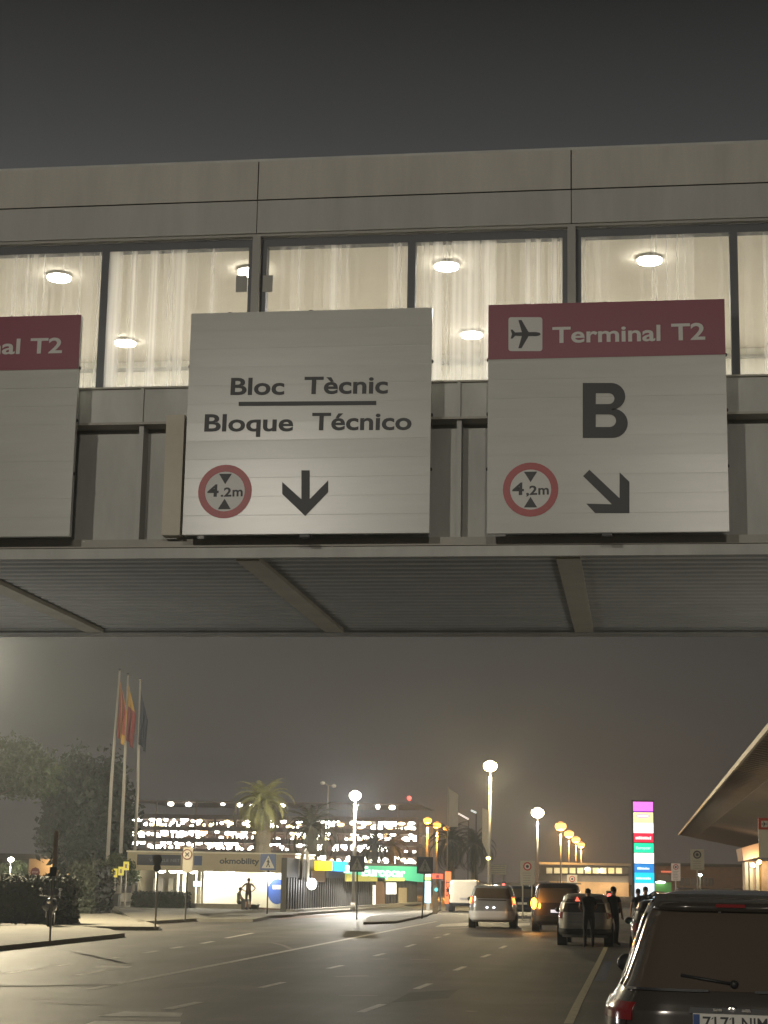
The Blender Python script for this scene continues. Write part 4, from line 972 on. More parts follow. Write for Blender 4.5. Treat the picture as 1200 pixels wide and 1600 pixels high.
# banners on poles
bm = mat('banner_cloth', (.40, .37, .33), .85, var=.08, scale=2)
for lb, pix, px_pole, Y in (('pale banner flag above the dark palms, higher of the two', [(701, 1232), (716, 1241), (716, 1292), (701, 1292)], 700, 160),
                        ('long pale banner flag hanging under the bright lamp', [(753.5, 1262), (765.5, 1267), (765, 1341), (753.5, 1316)], 767, 150)):
    q = [P(x, y, Y) for x, y in pix]; pp = P(px_pole, pix[0][1] - 3, Y)
    t = thing('banner_flag', lb, 'banner', (pp.x, Y, 0), group='pale banners')
    b = MB(); b.cyl((pp.x, Y + .05, 0), (pp.x, Y + .05, pp.z), .06, .04, 8); b.build('pole', M['pole'], t)
    g = []
    for v in range(13):
        f = v / 12; l_ = q[0].lerp(q[3], f); r_ = q[1].lerp(q[2], f); g.append([l_.lerp(r_, u / 6) + Vector((0, math.sin(u * 1.1 + f * 5) * .06, 0)) for u in range(7)])
    b = MB(); b.grid(g); o = b.build('cloth', bm, t, True); o.modifiers.new('thick', 'SOLIDIFY').thickness = .02
# slim fluorescent tubes among the banners: lit rail on the far banner
for lb, p0, p1, col in (('thin lit tube slanting right from the higher banner', (716, 1271), (732, 1280), (1, .9, .8)), ('short blue white lit tube left of the long banner', (736, 1266), (744, 1270), (.75, 1, 1))):
    a = P(*p0, 165); c = P(*p1, 165); t = thing('tube_light', lb, 'lamp', (a.x, 165, 0), group='tube lights on thin posts')
    b = MB(); b.cyl(a, c, .07, n=8); b.build('tube', emat('tube_glow', col, 1.2), t)
    b = MB(); b.cyl((c.x, 165, 0), (c.x, 165, c.z - .07), .05, n=8); b.build('post', M['dark_steel'], t)
# pale notice board behind the silver people carrier
a = P(765, 1366, 170); c = P(791, 1352, 170)
t = thing('notice_board', 'pale wide notice board on posts above the silver people carrier', 'notice board', ((a.x+c.x)/2, 170, 0))
b = MB(); b.box((a.x, 170, a.z), (c.x, 170.1, c.z)); b.build('board', mat('pale_board', (.46, .43, .33), .6, var=.1, scale=4), t)
for x in (a.x + .3, c.x - .3):
    b = MB(); b.cyl((x, 170.16, 0), (x, 170.16, c.z - .1), .06, n=8); b.build('post', M['steel'], t)
b = MB()
for i in range(4): b.box((a.x + .12, 169.98, a.z + .12 + i * .19), (c.x - .12, 169.998, a.z + .2 + i * .19))
b.build('print_lines', M['grey_print'], t)

# ------------------------------------------------------------------ small street signs
def post_sign(name, label, px, top_py, base, Y, post_r=.035, cat='road sign', posts=None, group=None):
    x = P(base[0], base[1], Y).x; t = thing(name, label, cat, (x, Y, 0.0), group=group); return t, x
def crossing(label, cx, cy, w, base, dim=False):
    g = G(*base, .10); Y = g.y; c = P(cx, cy, Y); s = w / 2 * Y / F
    t = thing('crossing_sign', label, 'road sign', (g.x, Y, .10), group='pedestrian crossing signs')
    b = MB(); b.tube([(g.x, Y + .05, .10), ((g.x + c.x)/2, Y + .05, c.z/2), (c.x, Y + .05, c.z + s)], .035, 8); b.build('post', M['dark_steel'], t)
    b = MB(); b.box((c.x - s, Y, c.z - s), (c.x + s, Y + .02, c.z + s)); pl = b.build('plate', mat('unlit_navy', (.018, .020, .036), .5) if dim else M['sign_blue'], t)  # dim copy: shade put into the plate and triangle colours
    b = MB(); b.add([(c.x - s*.82, Y - .004, c.z - s*.75), (c.x + s*.82, Y - .004, c.z - s*.75), (c.x, Y - .004, c.z + s*.82)], [(0, 1, 2)]); b.build('triangle', mat('unlit_grey', (.11, .11, .11), .6) if dim else mat('triangle_white', (.42, .42, .40), .5), pl)
    b = MB(); y = Y - .008; q = s
    def st(x0, z0, x1, z1, w_):
        a = Vector((c.x + x0*q, y, c.z + z0*q)); d = Vector((c.x + x1*q, y, c.z + z1*q)); n = Vector((-(d.z - a.z), 0, d.x - a.x)).normalized() * w_ * q
        b.add([a - n, d - n, d + n, a + n], [(3, 2, 1, 0)])
    st(0, .28, .02, -.15, .10); st(.02, -.15, .22, -.62, .06); st(.0, -.15, -.2, -.62, .06); st(0, .2, .2, -.05, .05); st(0, .2, -.2, -.0, .05)
    b.add([(c.x + q*.09*math.cos(i*.785), y, c.z + q*.40 + q*.09*math.sin(i*.785)) for i in range(8)], [tuple(range(8))]); b.build('walking_figure', M['ink'], pl)
    return t
crossing('blue crossing sign in front of the kiosk fascia', 419, 1347, 25, (417, 1429))
crossing('dark crossing sign on the pole before the green sign', 558, 1350, 24, (557, 1437), True)
crossing('dark blue crossing sign left of the orange lamps', 664, 1352, 25, (659, 1436), True)
# no entry style round sign on white plate
g = G(289, 1438, .13); Y = g.y
t = thing('round_sign', 'round red ringed sign on a white plate before the kiosk', 'road sign', (g.x, Y, .13))
c = P(292.5, 1335, Y); s = Y / F
b = MB(); b.tube([(g.x, Y + .06, .13), (c.x, Y + .06, c.z - .4)], .035, 8); b.build('post', M['dark_steel'], t)
b = MB(); a = P(285, 1363, Y); d = P(302, 1324, Y); b.box((a.x, Y, a.z), (d.x, Y + .02, d.z)); b.build('plate', mat('plate_buff', (.34, .31, .25), .5), t)
b = disc((c.x, Y - .004, c.z), 8 * s, 8 * s, FRONT); dd = b.build('disc', mat('disc_buff', (.40, .36, .30), .5), t)
disc((c.x, Y - .008, c.z), 8.2 * s, 8.2 * s, FRONT, r_in=.80).build('ring', mat('ring_maroon', (.10, .03, .03), .5), dd)
b = MB()
for w in (45, 135):
    u = Vector((math.cos(math.radians(w)), 0, math.sin(math.radians(w)))); n = Vector((-u.z, 0, u.x)) * .8 * s; o = Vector((c.x, Y - .012, c.z)); b.add([o - u*4.5*s - n, o + u*4.5*s - n, o + u*4.5*s + n, o - u*4.5*s + n], [(0, 1, 2, 3)])
b.build('cross', M['ink'], dd)
# sign seen from its dark back
g = G(242, 1451, .13); Y = g.y; c = P(246, 1343, Y); s = Y / F
t = thing('round_sign', 'dark backed round sign on a thin pole left of kiosk lettering', 'road sign', (g.x, Y, .13))
b = MB(); b.tube([(g.x, Y + .05, .13), (c.x, Y + .05, c.z + 8*s)], .032, 8); b.build('post', M['steel'], t)
b = MB(); b.cyl((c.x, Y, c.z), (c.x, Y + .02, c.z), 7.5 * s, n=28); b.cyl((c.x, Y, c.z - 13*s), (c.x, Y + .02, c.z - 13*s), 6 * s, n=28); b.build('disc', M['dark_steel'], t)
# narrow panel sign nearest on the left
g = G(77, 1470.5, .13); Y = g.y; s = Y / F
t = thing('narrow_sign', 'tall narrow brown sign on a thin pole on the lit island', 'road sign', (g.x, Y, .13))
c = P(84, 1330, Y); b = MB(); b.tube([(g.x, Y + .05, .13), (P(80, 1400, Y).x, Y + .05, P(80, 1400, Y).z), (c.x, Y + .05, P(85, 1302, Y).z)], .028, 8); b.build('post', M['steel'], t)
a = P(82, 1352, Y); d = P(91.5, 1298, Y); b = MB(); b.box((a.x, Y, a.z), (d.x, Y + .03, d.z)); b.build('panel', mat('brown_sheet', (.62, .50, .40), .5, var=.1, scale=3), t)
a = P(77, 1369, Y); d = P(89, 1355, Y); b = MB(); b.box((a.x, Y, a.z), (d.x, Y + .03, d.z)); b.build('lower_plate', M['dark_steel'], t)
# information boards on two posts
def board(label, px0, px1, py0, py1, Y, mboard, ringcol, posts=True, col2=None):
    a = P(px0, py1, Y); d = P(px1, py0, Y); cx = (a.x + d.x)/2
    t = thing('parking_board', label, 'road sign', (cx, Y, 0), group='parking boards'); s = Y / F
    b = MB(); b.box((a.x, Y, a.z), (d.x, Y + .03, d.z)); pl = b.build('board', mboard, t)
    for x in ((a.x + .12, d.x - .12) if posts else (cx,)):
        b = MB(); b.cyl((x, Y + .07, 0), (x, Y + .07, d.z - .1), .04, n=8); b.build('post', M['pole'], t)
    w = d.x - a.x; cz_ = d.z - w * .40; r = w * .30
    disc((cx, Y - .004, cz_), r, r, FRONT, 24).build('disc', M['grey_print'] if ringcol == 'ink' else M['white_film'], pl)
    disc((cx, Y - .008, cz_), r, r, FRONT, 24, .68).build('ring', M[ringcol], pl)
    disc((cx, Y - .010, cz_), r * .38, r * .38, FRONT, 12).build('symbol', M['ink'], pl)
    b = MB()
    zz = cz_ - r - w * .14
    while zz > a.z + w * .14: b.box((a.x + w * .18, Y - .008, zz - w * .06), (d.x - w * random.uniform(.18, .3), Y - .002, zz)); zz -= w * .17
    b.build('print_lines', M['grey_print'], pl)
    return t
mb1 = mat('board_grey', (.42, .40, .36), .5); mb2 = mat('board_pale', (.55, .52, .46), .5); mb3 = mat('board_pinkish', (.62, .53, .50), .5)
board('pale parking board on two posts between silver and dark vans', 813, 835, 1345, 1382, 92, mb1, 'red_film')
board('white and green parking board above the grey car roof', 886, 902, 1367, 1388, 130, mb2, 'red_film')
board('larger parking board with dark round sign under the canopy', 1079, 1100, 1327, 1359, 96, mb1, 'ink', False)
board('small pinkish parking board left of the larger one', 1049, 1063, 1349, 1376, 118, mb3, 'red_film', False)
# crossing triangle sign far right and a stop sign far left
c = P(55, 1363, 120); t = thing('stop_sign', 'dark red stop sign above the hedge at the left', 'road sign', (c.x, 120, .1)); s = 120 / F
b = MB(); b.cyl((c.x, 120.05, .1), (c.x, 120.05, c.z), .04, n=8); b.build('post', M['steel'], t)
b = MB(); b.cyl((c.x, 119.98, c.z), (c.x, 120, c.z), 8 * s, n=8); pl = b.build('plate', mat('stop_red', (.12, .012, .016), .5), t)
lettering('STOP', (c.x - 5*s, 119.975, c.z - 1.2*s), (c.x + 5*s, 119.975, c.z - 1.2*s), 2.6*s, FRONT, mat('stop_white', (.4, .32, .3), .5), pl, .03, lift=.006)
# little yellow price boards by the kiosk
for px, py, lb in ((179, 1364, 'leftmost small yellow board under the lit shrub'), (189, 1361, 'middle small yellow board under the lit shrub'), (197, 1353, 'highest small yellow board by the kiosk corner')):
    c = P(px, py, 99.6); t = thing('price_board', lb, 'sign board', (c.x, 99.6, .13), group='small yellow boards')
    b = MB(); b.box((c.x - .16, 99.6, c.z - .24), (c.x + .16, 99.64, c.z + .24)); pl = b.build('board', emat('board_yellow', (.62, .52, .10), .75), t)
    b = MB(); b.cyl((c.x, 99.68, .13), (c.x, 99.68, c.z), .05, n=8); b.build('post', M['pole'], t)
    b = MB(); b.box((c.x - .06, 99.59, c.z - .12), (c.x + .06, 99.598, c.z + .1)); b.build('mark', M['beige'], pl)
# orange pylon, orange sign, blue-white pylon, concrete column
Yo = 118.0
t = thing('orange_pylon', 'upright lit orange pylon beside the white van', 'pylon', (P(699, 1400, Yo).x, Yo, 0))
a = P(695, 1412, Yo); d = P(704.5, 1362, Yo); om = emat('pylon_orange', (1, .16, .035), 1.05)
b = MB(); b.box((a.x, Yo, a.z), (d.x, Yo + .25, d.z)); pl = b.build('lit_panel', om, t)
b = MB(); b.box((a.x + .08, Yo + .05, 0), (d.x - .08, Yo + .2, a.z - .002)); b.build('foot', M['dark_steel'], t)
bb_ = [P(702.3, 1401, Yo), P(702.3, 1375, Yo)]
vs, fs = text_mesh('SIXT', .02); xa = min(v.x for v in vs); xb = max(v.x for v in vs); ya_ = max(v.y for v in vs)
b = MB(); b.add([(bb_[0].x - v.y / ya_ * .24, Yo - .008, bb_[0].z + (v.x - xa) / (xb - xa) * (bb_[1].z - bb_[0].z)) for v in vs], fs); b.build('lettering', M['plastic'], pl)
t = thing('orange_sign', 'wide lit orange sign joined left of the orange pylon', 'lit sign', (P(683, 1370, Yo).x, Yo, 0))
a = P(675, 1373, Yo); d = P(691.5, 1365.5, Yo); b = MB(); b.box((a.x, Yo + .1, a.z), (d.x, Yo + .3, d.z)); pl = b.build('lit_panel', emat('sign_red_orange', (1, .085, .03), 1.05), t)
b = MB(); b.box((a.x + .1, Yo + .15, 0), (a.x + .2, Yo + .25, a.z - .002)); b.box((d.x - .2, Yo + .15, 0), (d.x - .1, Yo + .25, a.z - .002)); b.build('post', M['dark_steel'], t)
p = P(683.5, 1369.5, Yo); b = MB(); b.box((p.x - .1, Yo + .08, p.z - .1), (p.x + .1, Yo + .098, p.z + .1)); b.build('mark', mat('mark_dark_red', (.2, .01, .01), .5), pl)
t = thing('pale_pylon', 'glowing pale blue pylon right of the dark blue crossing sign', 'pylon', (P(668, 1400, 112).x, 112, 0))
for y0, y1, col, st in ((1366, 1370, (.85, .95, .75), .9), (1371, 1375, (.75, .8, .15), .8), (1377, 1411, (.38, .68, .98), 1.0)):
    a = P(663.5, y1, 112); d = P(673, y0, 112); b = MB(); b.slab([(a.x, 112, a.z), (d.x, 112, a.z), (d.x, 112, d.z), (a.x, 112, d.z)], (0, .25, 0)); b.build('lit_panel', emat('pylon_panel', col, st), t)
a = P(666, 1420, 112); b = MB(); b.box((a.x, 112.05, 0), (a.x + .2, 112.2, P(668, 1411.2, 112).z)); b.build('foot', M['steel'], t)
a = P(666.5, 1386, 112); 
g = G(679.5, 1428, .1); t = thing('concrete_column', 'pale square concrete column under the orange sign', 'column', (g.x, g.y, .1))
b = MB(); s = g.y / F; b.box((g.x - 3.4*s, g.y, .1), (g.x + 3.4*s, g.y + .25, P(679, 1385, g.y).z)); b.build('shaft', mat('column_pale', (.42, .34, .25), .8, var=.15, scale=4), t)
b = MB(); q = P(679, 1384.6, g.y).z; b.box((g.x - 4.4*s, g.y - .05, q), (g.x + 4.4*s, g.y + .3, q + 2*s)); b.build('cap', M['concrete'], t)
p = P(682, 1390, g.y); b = MB(); b.ball((p.x, g.y - .1, p.z), (.10, .08, .1), 8, 6); b.build('lamp', emat('teal_lamp', (.2, .9, .9), 1.2), t)

# ------------------------------------------------------------------ vehicles
class Shell:
    """a car body as stacked rounded outlines: rows of (height, half width, rear y, front y); local x across, y forward, rear bumper at 0"""
    def __init__(s, rows, n=5.0): s.r = rows; s.n = n
    def at(s, z):
        r = s.r
        if z <= r[0][0]: return r[0][1:]
        for a, c in zip(r[:-1], r[1:]):
            if z <= c[0]:
                f = (z - a[0]) / max(1e-6, c[0] - a[0]); return tuple(a[i] + (c[i] - a[i]) * f for i in (1, 2, 3))
        return r[-1][1:]
    def rear(s, f, z, off=0.0):
        hw, yr, yf = s.at(z); hl = (yf - yr) / 2; yc = (yf + yr) / 2
        return Vector((f * (hw + off), yc - (hl + off) * max(0, 1 - abs(f) ** s.n) ** (1 / s.n), z))
    def front(s, f, z, off=0.0):
        hw, yr, yf = s.at(z); hl = (yf - yr) / 2; yc = (yf + yr) / 2
        return Vector((f * (hw + off), yc + (hl + off) * max(0, 1 - abs(f) ** s.n) ** (1 / s.n), z))
    def side(s, sg, y, z, off=0.0):
        hw, yr, yf = s.at(z); hl = (yf - yr) / 2; yc = (yf + yr) / 2; g = max(-.985, min(.985, (y - yc) / hl))
        return Vector((sg * (hw * (1 - abs(g) ** s.n) ** (1 / s.n) + off), y, z))
    def body(s, b, nz=46, nt=76):
        z0, z1 = s.r[0][0], s.r[-1][0]; rows = []
        zz = sorted(set([z0 + (z1 - z0) * i / nz for i in range(nz + 1)] + [r[0] for r in s.r]))
        for z in zz:
            hw, yr, yf = s.at(z); hl = (yf - yr) / 2; yc = (yf + yr) / 2; row = []
            for j in range(nt):
                th = 2 * math.pi * j / nt; c, q = math.cos(th), math.sin(th); e = 2 / s.n
                row.append(Vector((hw * math.copysign(abs(c) ** e, c), yc + hl * math.copysign(abs(q) ** e, q), z)))
            rows.append(row)
        n = nt; vs = [p for r in rows for p in r]; fs = []
        for i in range(len(rows) - 1):
            for j in range(n): fs.append((i*n+j, i*n+(j+1) % n, (i+1)*n+(j+1) % n, (i+1)*n+j))
        fs += [tuple(reversed(range(n))), tuple(range((len(rows)-1)*n, len(rows)*n))]
        b.add(vs, fs); return b
def patch(fn_, u0, u1, z0, z1, off=.006, nu=10, nz=6, skew=0.0):
    """a panel lying on the shell, with a small turned-in rim"""
    b = MB(); g = []
    for i in range(nz + 1):
        z = z0 + (z1 - z0) * i / nz; k_ = skew * i / nz
        g.append([fn_(u0 + k_ + (u1 - u0 - 2*k_) * j / nu, z, off) for j in range(nu + 1)])
    b.grid(g)
    rim = [g[0][j] for j in range(nu + 1)] + [g[i][nu] for i in range(1, nz + 1)] + [g[nz][j] for j in range(nu - 1, -1, -1)] + [g[i][0] for i in range(nz - 1, 0, -1)]
    def inn(i, j):
        z = z0 + (z1 - z0) * i / nz; k_ = skew * i / nz; return fn_(u0 + k_ + (u1 - u0 - 2*k_) * j / nu, z, off - .03)
    rin = [inn(0, j) for j in range(nu + 1)] + [inn(i, nu) for i in range(1, nz + 1)] + [inn(nz, j) for j in range(nu - 1, -1, -1)] + [inn(i, 0) for i in range(nz - 1, 0, -1)]
    n = len(rim); b.add(rim + rin, [(i, (i+1) % n, n+(i+1) % n, n+i) for i in range(n)])
    return b
def wheel(root, x, y, r=.33, w=.22):
    b = MB(); c0, c1 = (x - w/2, y, r), (x + w/2, y, r)
    prof = [(.62, 0), (.93, 0), (1, .12), (1, .88), (.93, 1), (.62, 1)]; n = 24; vs = []
    for pr, px in prof:
        for j in range(n):
            a = 2*math.pi*j/n; vs.append((x - w/2 + px*w, y + r*pr*math.cos(a), r + r*pr*math.sin(a)))
    fs = [(i*n+j, i*n+(j+1) % n, (i+1) % 6*n+(j+1) % n, (i+1) % 6*n+j) for i in range(6) for j in range(n)]
    b.add(vs, fs); o = b.build('wheel', M['rubber'], root, True, True)
    b = MB(); b.cyl((x - w*.40, y, r), (x + w*.40, y, r), r*.60, n=20); b.cyl((x - w*.46, y, r), (x + w*.46, y, r), r*.14, n=10)
    for i in range(5):
        a = i * 1.2566; b.cyl((x, y, r), (x, y + r*.58*math.cos(a), r + r*.58*math.sin(a)), w*.47, w*.45, 6)
    b.build('rim', M['alloy'], o, False, True)
def paint(name, col, metal=.35, rough=.28): return mat(name, col, rough, metal, coat=.8, var=.04, scale=3)
def lens(name, col, st): return emat(name, col, st)

def vehicle(name, label, cat, loc, yaw, rows, pm, n=5.0, wheels=None, rear_win=None, side_win=None, lights=None, bumper=None, plate=None, extras=None, group=None, glass=None, wr=.33):
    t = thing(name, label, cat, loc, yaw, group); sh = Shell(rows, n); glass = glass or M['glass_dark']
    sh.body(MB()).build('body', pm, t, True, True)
    hw = max(r[1] for r in rows); L = max(r[3] for r in rows)
    for y in (wheels or (.85, L - .9)):
        for sg in (-1, 1):
            wheel(t, sg * (hw - .10), y, wr)
            b = MB(); b.cyl((sg * (hw - .28), y, wr), (sg * (hw + .004), y, wr), wr * 1.16, n=24); b.build('wheel_arch', M['plastic'], t, False, True)
    if rear_win:
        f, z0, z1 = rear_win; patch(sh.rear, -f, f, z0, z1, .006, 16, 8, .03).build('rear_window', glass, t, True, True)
    for sw in side_win or ():
        y0, y1, z0, z1, sk = sw
        for sg in (-1, 1):
            patch(lambda y, z, o: sh.side(sg, y, z, o), y0, y1, z0, z1, .006, 8, 5, sk).build('side_window', glass, t, True, True)
    for (f0, f1, z0, z1, m, off) in lights or ():
        for sg in (-1, 1):
            patch(sh.rear, sg * f0, sg * f1, z0, z1, off, 8, 6).build('tail_light', m if not isinstance(m, tuple) else m[0 if sg < 0 else 1], t, True, True)
    if bumper:
        f, z0, z1, m, off = bumper; patch(sh.rear, -f, f, z0, z1, off, 18, 6).build('rear_bumper', m, t, True, True)
    if plate:
        z, m = plate; y = sh.rear(0, z, 0).y - .03
        b = MB(); b.box((-.26, y - .012, z - .055), (.26, y + .03, z + .055)); b.build('number_plate', m, t, False, True)
    # door mirrors
    ym = L - 1.65 if L > 3 else L * .6
    zm = rows[-1][0] * .66
    for sg in (-1, 1):
        x = abs(sh.side(1, ym, zm).x)
        b = MB(); b.ball((sg * (x + .13), ym, zm), (.11, .07, .085), 12, 8); b.cyl((sg * (x - .02), ym + .02, zm - .03), (sg * (x + .08), ym + .01, zm - .02), .03, n=8); b.build('mirror', M['plastic'], t, True, True)
    if L < 4.95: b = MB(); b.cyl((0, 1.2, rows[-1][0] - .01), (0, 1.02, rows[-1][0] + .16), .012, .005, 6); b.build('aerial', M['plastic'], t, False, True) if L < 4.95 else None
    if extras: extras(t, sh)
    return t

# --- black people carrier close on the right
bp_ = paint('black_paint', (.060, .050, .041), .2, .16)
Yv = 12.8; rx = P(1142, 1500, Yv).x
def ze(py): return P(1142, py, Yv).z
van_rows = [(.28, .86, .06, 4.95), (.45, .935, .0, 5.05), (.98, .945, .0, 5.08), (1.085, .94, .015, 5.02), (1.14, .905, .03, 4.9), (1.20, .86, .05, 4.45), (1.29, .81, .085, 4.15), (1.50, .735, .17, 3.8),
            (1.70, .665, .28, 3.35), (1.80, .62, .36, 3.1), (1.86, .555, .44, 2.9), (1.895, .43, .62, 2.6), (1.91, .2, .95, 2.2)]
def van_extras(t, sh):
    z = ze(1599); y = sh.rear(0, z, 0).y - .035
    b = MB(); b.box((-.26, y - .01, z - .06), (.26, y + .05, z + .06)); pl = b.build('number_plate', M['plate_white'], t, False, True)
    b = MB(); b.box((-.258, y - .013, z - .055), (-.215, y - .0105, z + .055)); b.build('plate_band', mat('plate_band_blue', (.03, .07, .22), .4), pl, False, True)
    lettering('7171', (-.195, y - .01, z - .040), (.015, y - .01, z - .040), .082, FRONT, M['ink'], pl, .012, lift=.002, local=True)
    for xo in (-.195 + .21 * .36, -.195 + .21 * .93):      # flags of the ones
        bf = MB(); bf.add([(xo - .022, y - .0122, z + .022), (xo - .004, y - .0122, z + .030), (xo - .004, y - .0122, z + .042)], [(0, 1, 2)]); bf.build('numeral_flag', M['ink'], pl, False, True)
    lettering('NJM', (.065, y - .01, z - .040), (.235, y - .01, z - .040), .082, FRONT, M['ink'], pl, .012, lift=.002, local=True)
    # roof spoiler with third brake light
    b = MB(); g0 = [sh.rear(f / 10, 1.83, .02) for f in range(-9, 10)]; g1 = [p + Vector((0, -.14, -.035)) for p in g0]; g2 = [p + Vector((0, .12, .045)) for p in g0]; g3 = [p + Vector((0, -.12, -.06)) for p in g0]
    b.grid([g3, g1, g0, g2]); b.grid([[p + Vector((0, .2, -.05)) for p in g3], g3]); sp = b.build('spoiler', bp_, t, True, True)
    p = sh.rear(0, 1.83, .02); b = MB(); b.box((-.10, p.y - .155, p.z - .040), (.10, p.y - .12, p.z - .018)); b.build('brake_light', M['red_lens'], sp, False, True)
    # chrome strip, crease, wiper, badge dots, handle
    z = ze(1550); b = patch(sh.rear, -.86, -.18, z - .008, z + .008, .02, 12, 1); b.build('trim_strip', M['chrome'], t, True, True)
    b = patch(sh.rear, .18, .86, z - .008, z + .008, .02, 12, 1); b.build('trim_strip', M['chrome'], t, True, True)
    z = ze(1578); b = patch(sh.rear, -.30, .30, z - .03, z + .01, .022, 12, 2); b.build('tailgate_grip', M['plastic'], t, True, True)
    p0 = sh.rear(.02, 1.28, .02); p1 = sh.rear(-.42, 1.33, .02); b = MB(); b.tube([p0, p1], .011, 6); b.ball(p0, .03, 8, 6); b.build('wiper', M['plastic'], t, True, True)
    p = sh.rear(-.12, 1.76, .015); b = MB(); b.ball(p, (.014, .01, .02), 8, 6); b.ball(p + Vector((.005, -.01, -.06)), (.01, .01, .012), 8, 6); b.build('hinge_cap', M['chrome'], t, True, True)
    p = sh.rear(0, 1.10, .01); b = MB(); b.ball(p, (.045, .012, .045), 14, 8); b.build('badge', M['chrome'], t, True, True)
    p = sh.rear(0, 1.00, .0)
    for f in (-.10, .10):
        p = sh.rear(f, z + .0, .03); b = MB(); b.box((p.x - .03, p.y - .01, p.z - .012), (p.x + .03, p.y + .01, p.z + .006)); b.build('plate_lamp', M['chrome'], t, False, True)
    for sg in (-1, 1):                                     # side rail on the roof edge
        b = MB(); b.tube([(sg * .60, .75, 1.845), (sg * .61, 1.6, 1.87), (sg * .60, 2.7, 1.86)], .018, 8); b.build('roof_rail', M['chrome'], t, True, True)
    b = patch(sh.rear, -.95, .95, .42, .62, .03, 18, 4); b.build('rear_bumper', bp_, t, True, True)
    for sg in (-1, 1):                                     # bright glazing trim down the rear pillar
        b = MB(); b.tube([sh.rear(sg * .93, 1.24 + .5 * i / 10, .006) for i in range(11)], .009, 6); b.build('window_trim', M['chrome'], t, True, True)
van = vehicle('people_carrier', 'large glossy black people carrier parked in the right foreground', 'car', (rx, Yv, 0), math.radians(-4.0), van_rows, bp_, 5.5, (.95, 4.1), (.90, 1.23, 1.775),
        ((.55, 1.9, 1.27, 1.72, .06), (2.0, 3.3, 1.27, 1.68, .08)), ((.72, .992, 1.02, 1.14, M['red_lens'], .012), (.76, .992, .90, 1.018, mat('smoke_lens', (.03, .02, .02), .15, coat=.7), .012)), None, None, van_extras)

# --- silver people carrier
sp_m = paint('silver_paint', (.34, .36, .40), .45, .30); amber_red = lens('lit_tail', (1, .10, .02), 2.6); amber_core = lens('lit_tail_core', (1, .42, .08), 3.5)
def tall(h, w, L): return [(.26, w - .09, .10, L - .12), (.40, w - .01, .01, L - .02), (.62, w, .0, L), (.86, w, .03, L - .02), (.98, w - .02, .05, L - .25), (1.10, w - .04, .07, L - 1.0), (1.30, w - .085, .11, L - 1.25), (h - .22, w - .15, .20, L - 1.7), (h - .08, w - .20, .28, L - 1.95), (h - .02, w - .30, .40, L - 2.1), (h, w - .5, .7, L - 2.4)]
def silver_x(t, sh):
    for sg in (-1, 1):
        patch(sh.rear, sg * .90, sg * .975, 1.02, 1.22, .03, 6, 6).build('lamp_core', amber_core, [o for o in t.children if o.name.startswith('tail_light')][0 if sg < 0 else 1], True, True)
    for f in (-.20, .08):
        p = sh.rear(f, .84, .02); b = MB(); b.ball(p, (.05, .02, .035), 8, 6); b.build('plate_lamp', lens('plate_glow', (1, 1, 1), 6), t, True, True)
    b = patch(sh.rear, -.62, .62, 1.12, 1.16, .015, 12, 1); b.build('tailgate_crease', M['plastic'], t, True, True)
    p = sh.rear(.18, sh.r[-1][0] - .03, .02); b = MB(); b.ball(p + Vector((0, .1, .02)), (.07, .04, .03), 8, 6); b.build('roof_lamp', lens('roof_glow', (.95, 1, .85), 6), t, True, True)
Ys = 75.0
tail_dark = mat('tailgate_dark', (.10, .095, .10), .3, .3, coat=.6)
vehicle('people_carrier', 'silver people carrier with both tail lights lit, in the middle lane', 'car', (P(768.5, 1440, Ys).x, Ys, 0), math.radians(2.5), tall(1.74, .97, 4.4), sp_m, 6, None, (.86, 1.20, 1.62), ((.5, 1.5, 1.12, 1.55, .05), (1.6, 2.6, 1.12, 1.5, .08)),
        ((.88, .992, .98, 1.27, amber_red, .016),), (.97, .34, .70, mat('headlit_bumper', (.74, .77, .86), .25, .15, coat=.5), .03), None, silver_x)  # headlight shine on the bumper is put into its brighter colour
# --- dark van, left indicator lit
dk = paint('dark_van_paint', (.040, .032, .030), .3, .25)
def dark_x(t, sh):
    p = sh.rear(-.90, 1.08, .05); b = MB(); b.ball(p, (.13, .06, .22), 12, 8); b.build('indicator', lens('indicator_glow', (1, .38, .04), 9), t, True, True)
    li = bpy.data.lights.new('indicator_light', 'POINT'); li.energy = 60; li.color = (1, .4, .06); li.shadow_soft_size = .1
    lo = bpy.data.objects.new('indicator_light', li); COL.objects.link(lo); lo.parent = t; lo.location = p + Vector((0, -.35, 0))
    b = MB(); b.box((-.9, .8, sh.r[-1][0] - .02), (.9, .86, sh.r[-1][0] + .03)); b.box((-.9, 2.4, sh.r[-1][0] - .02), (.9, 2.46, sh.r[-1][0] + .03)); b.build('roof_bar', M['alloy'], t, False, True)
Yd = 71.5
vehicle('dark_van', 'dark tall van with a glowing orange indicator', 'van', (P(871, 1440, Yd).x, Yd, 0), math.radians(1.5), tall(1.86, 1.0, 4.9), dk, 6.5, None, (.84, 1.12, 1.68), ((.5, 1.8, 1.15, 1.62, .05), (1.9, 3.0, 1.15, 1.6, .08)),
        ((.86, .992, .85, 1.30, M['red_lens'], .012),), (.97, .32, .62, M['plastic'], .02), (.80, emat('plate_lit', (.8, .85, 1), .8)), dark_x)
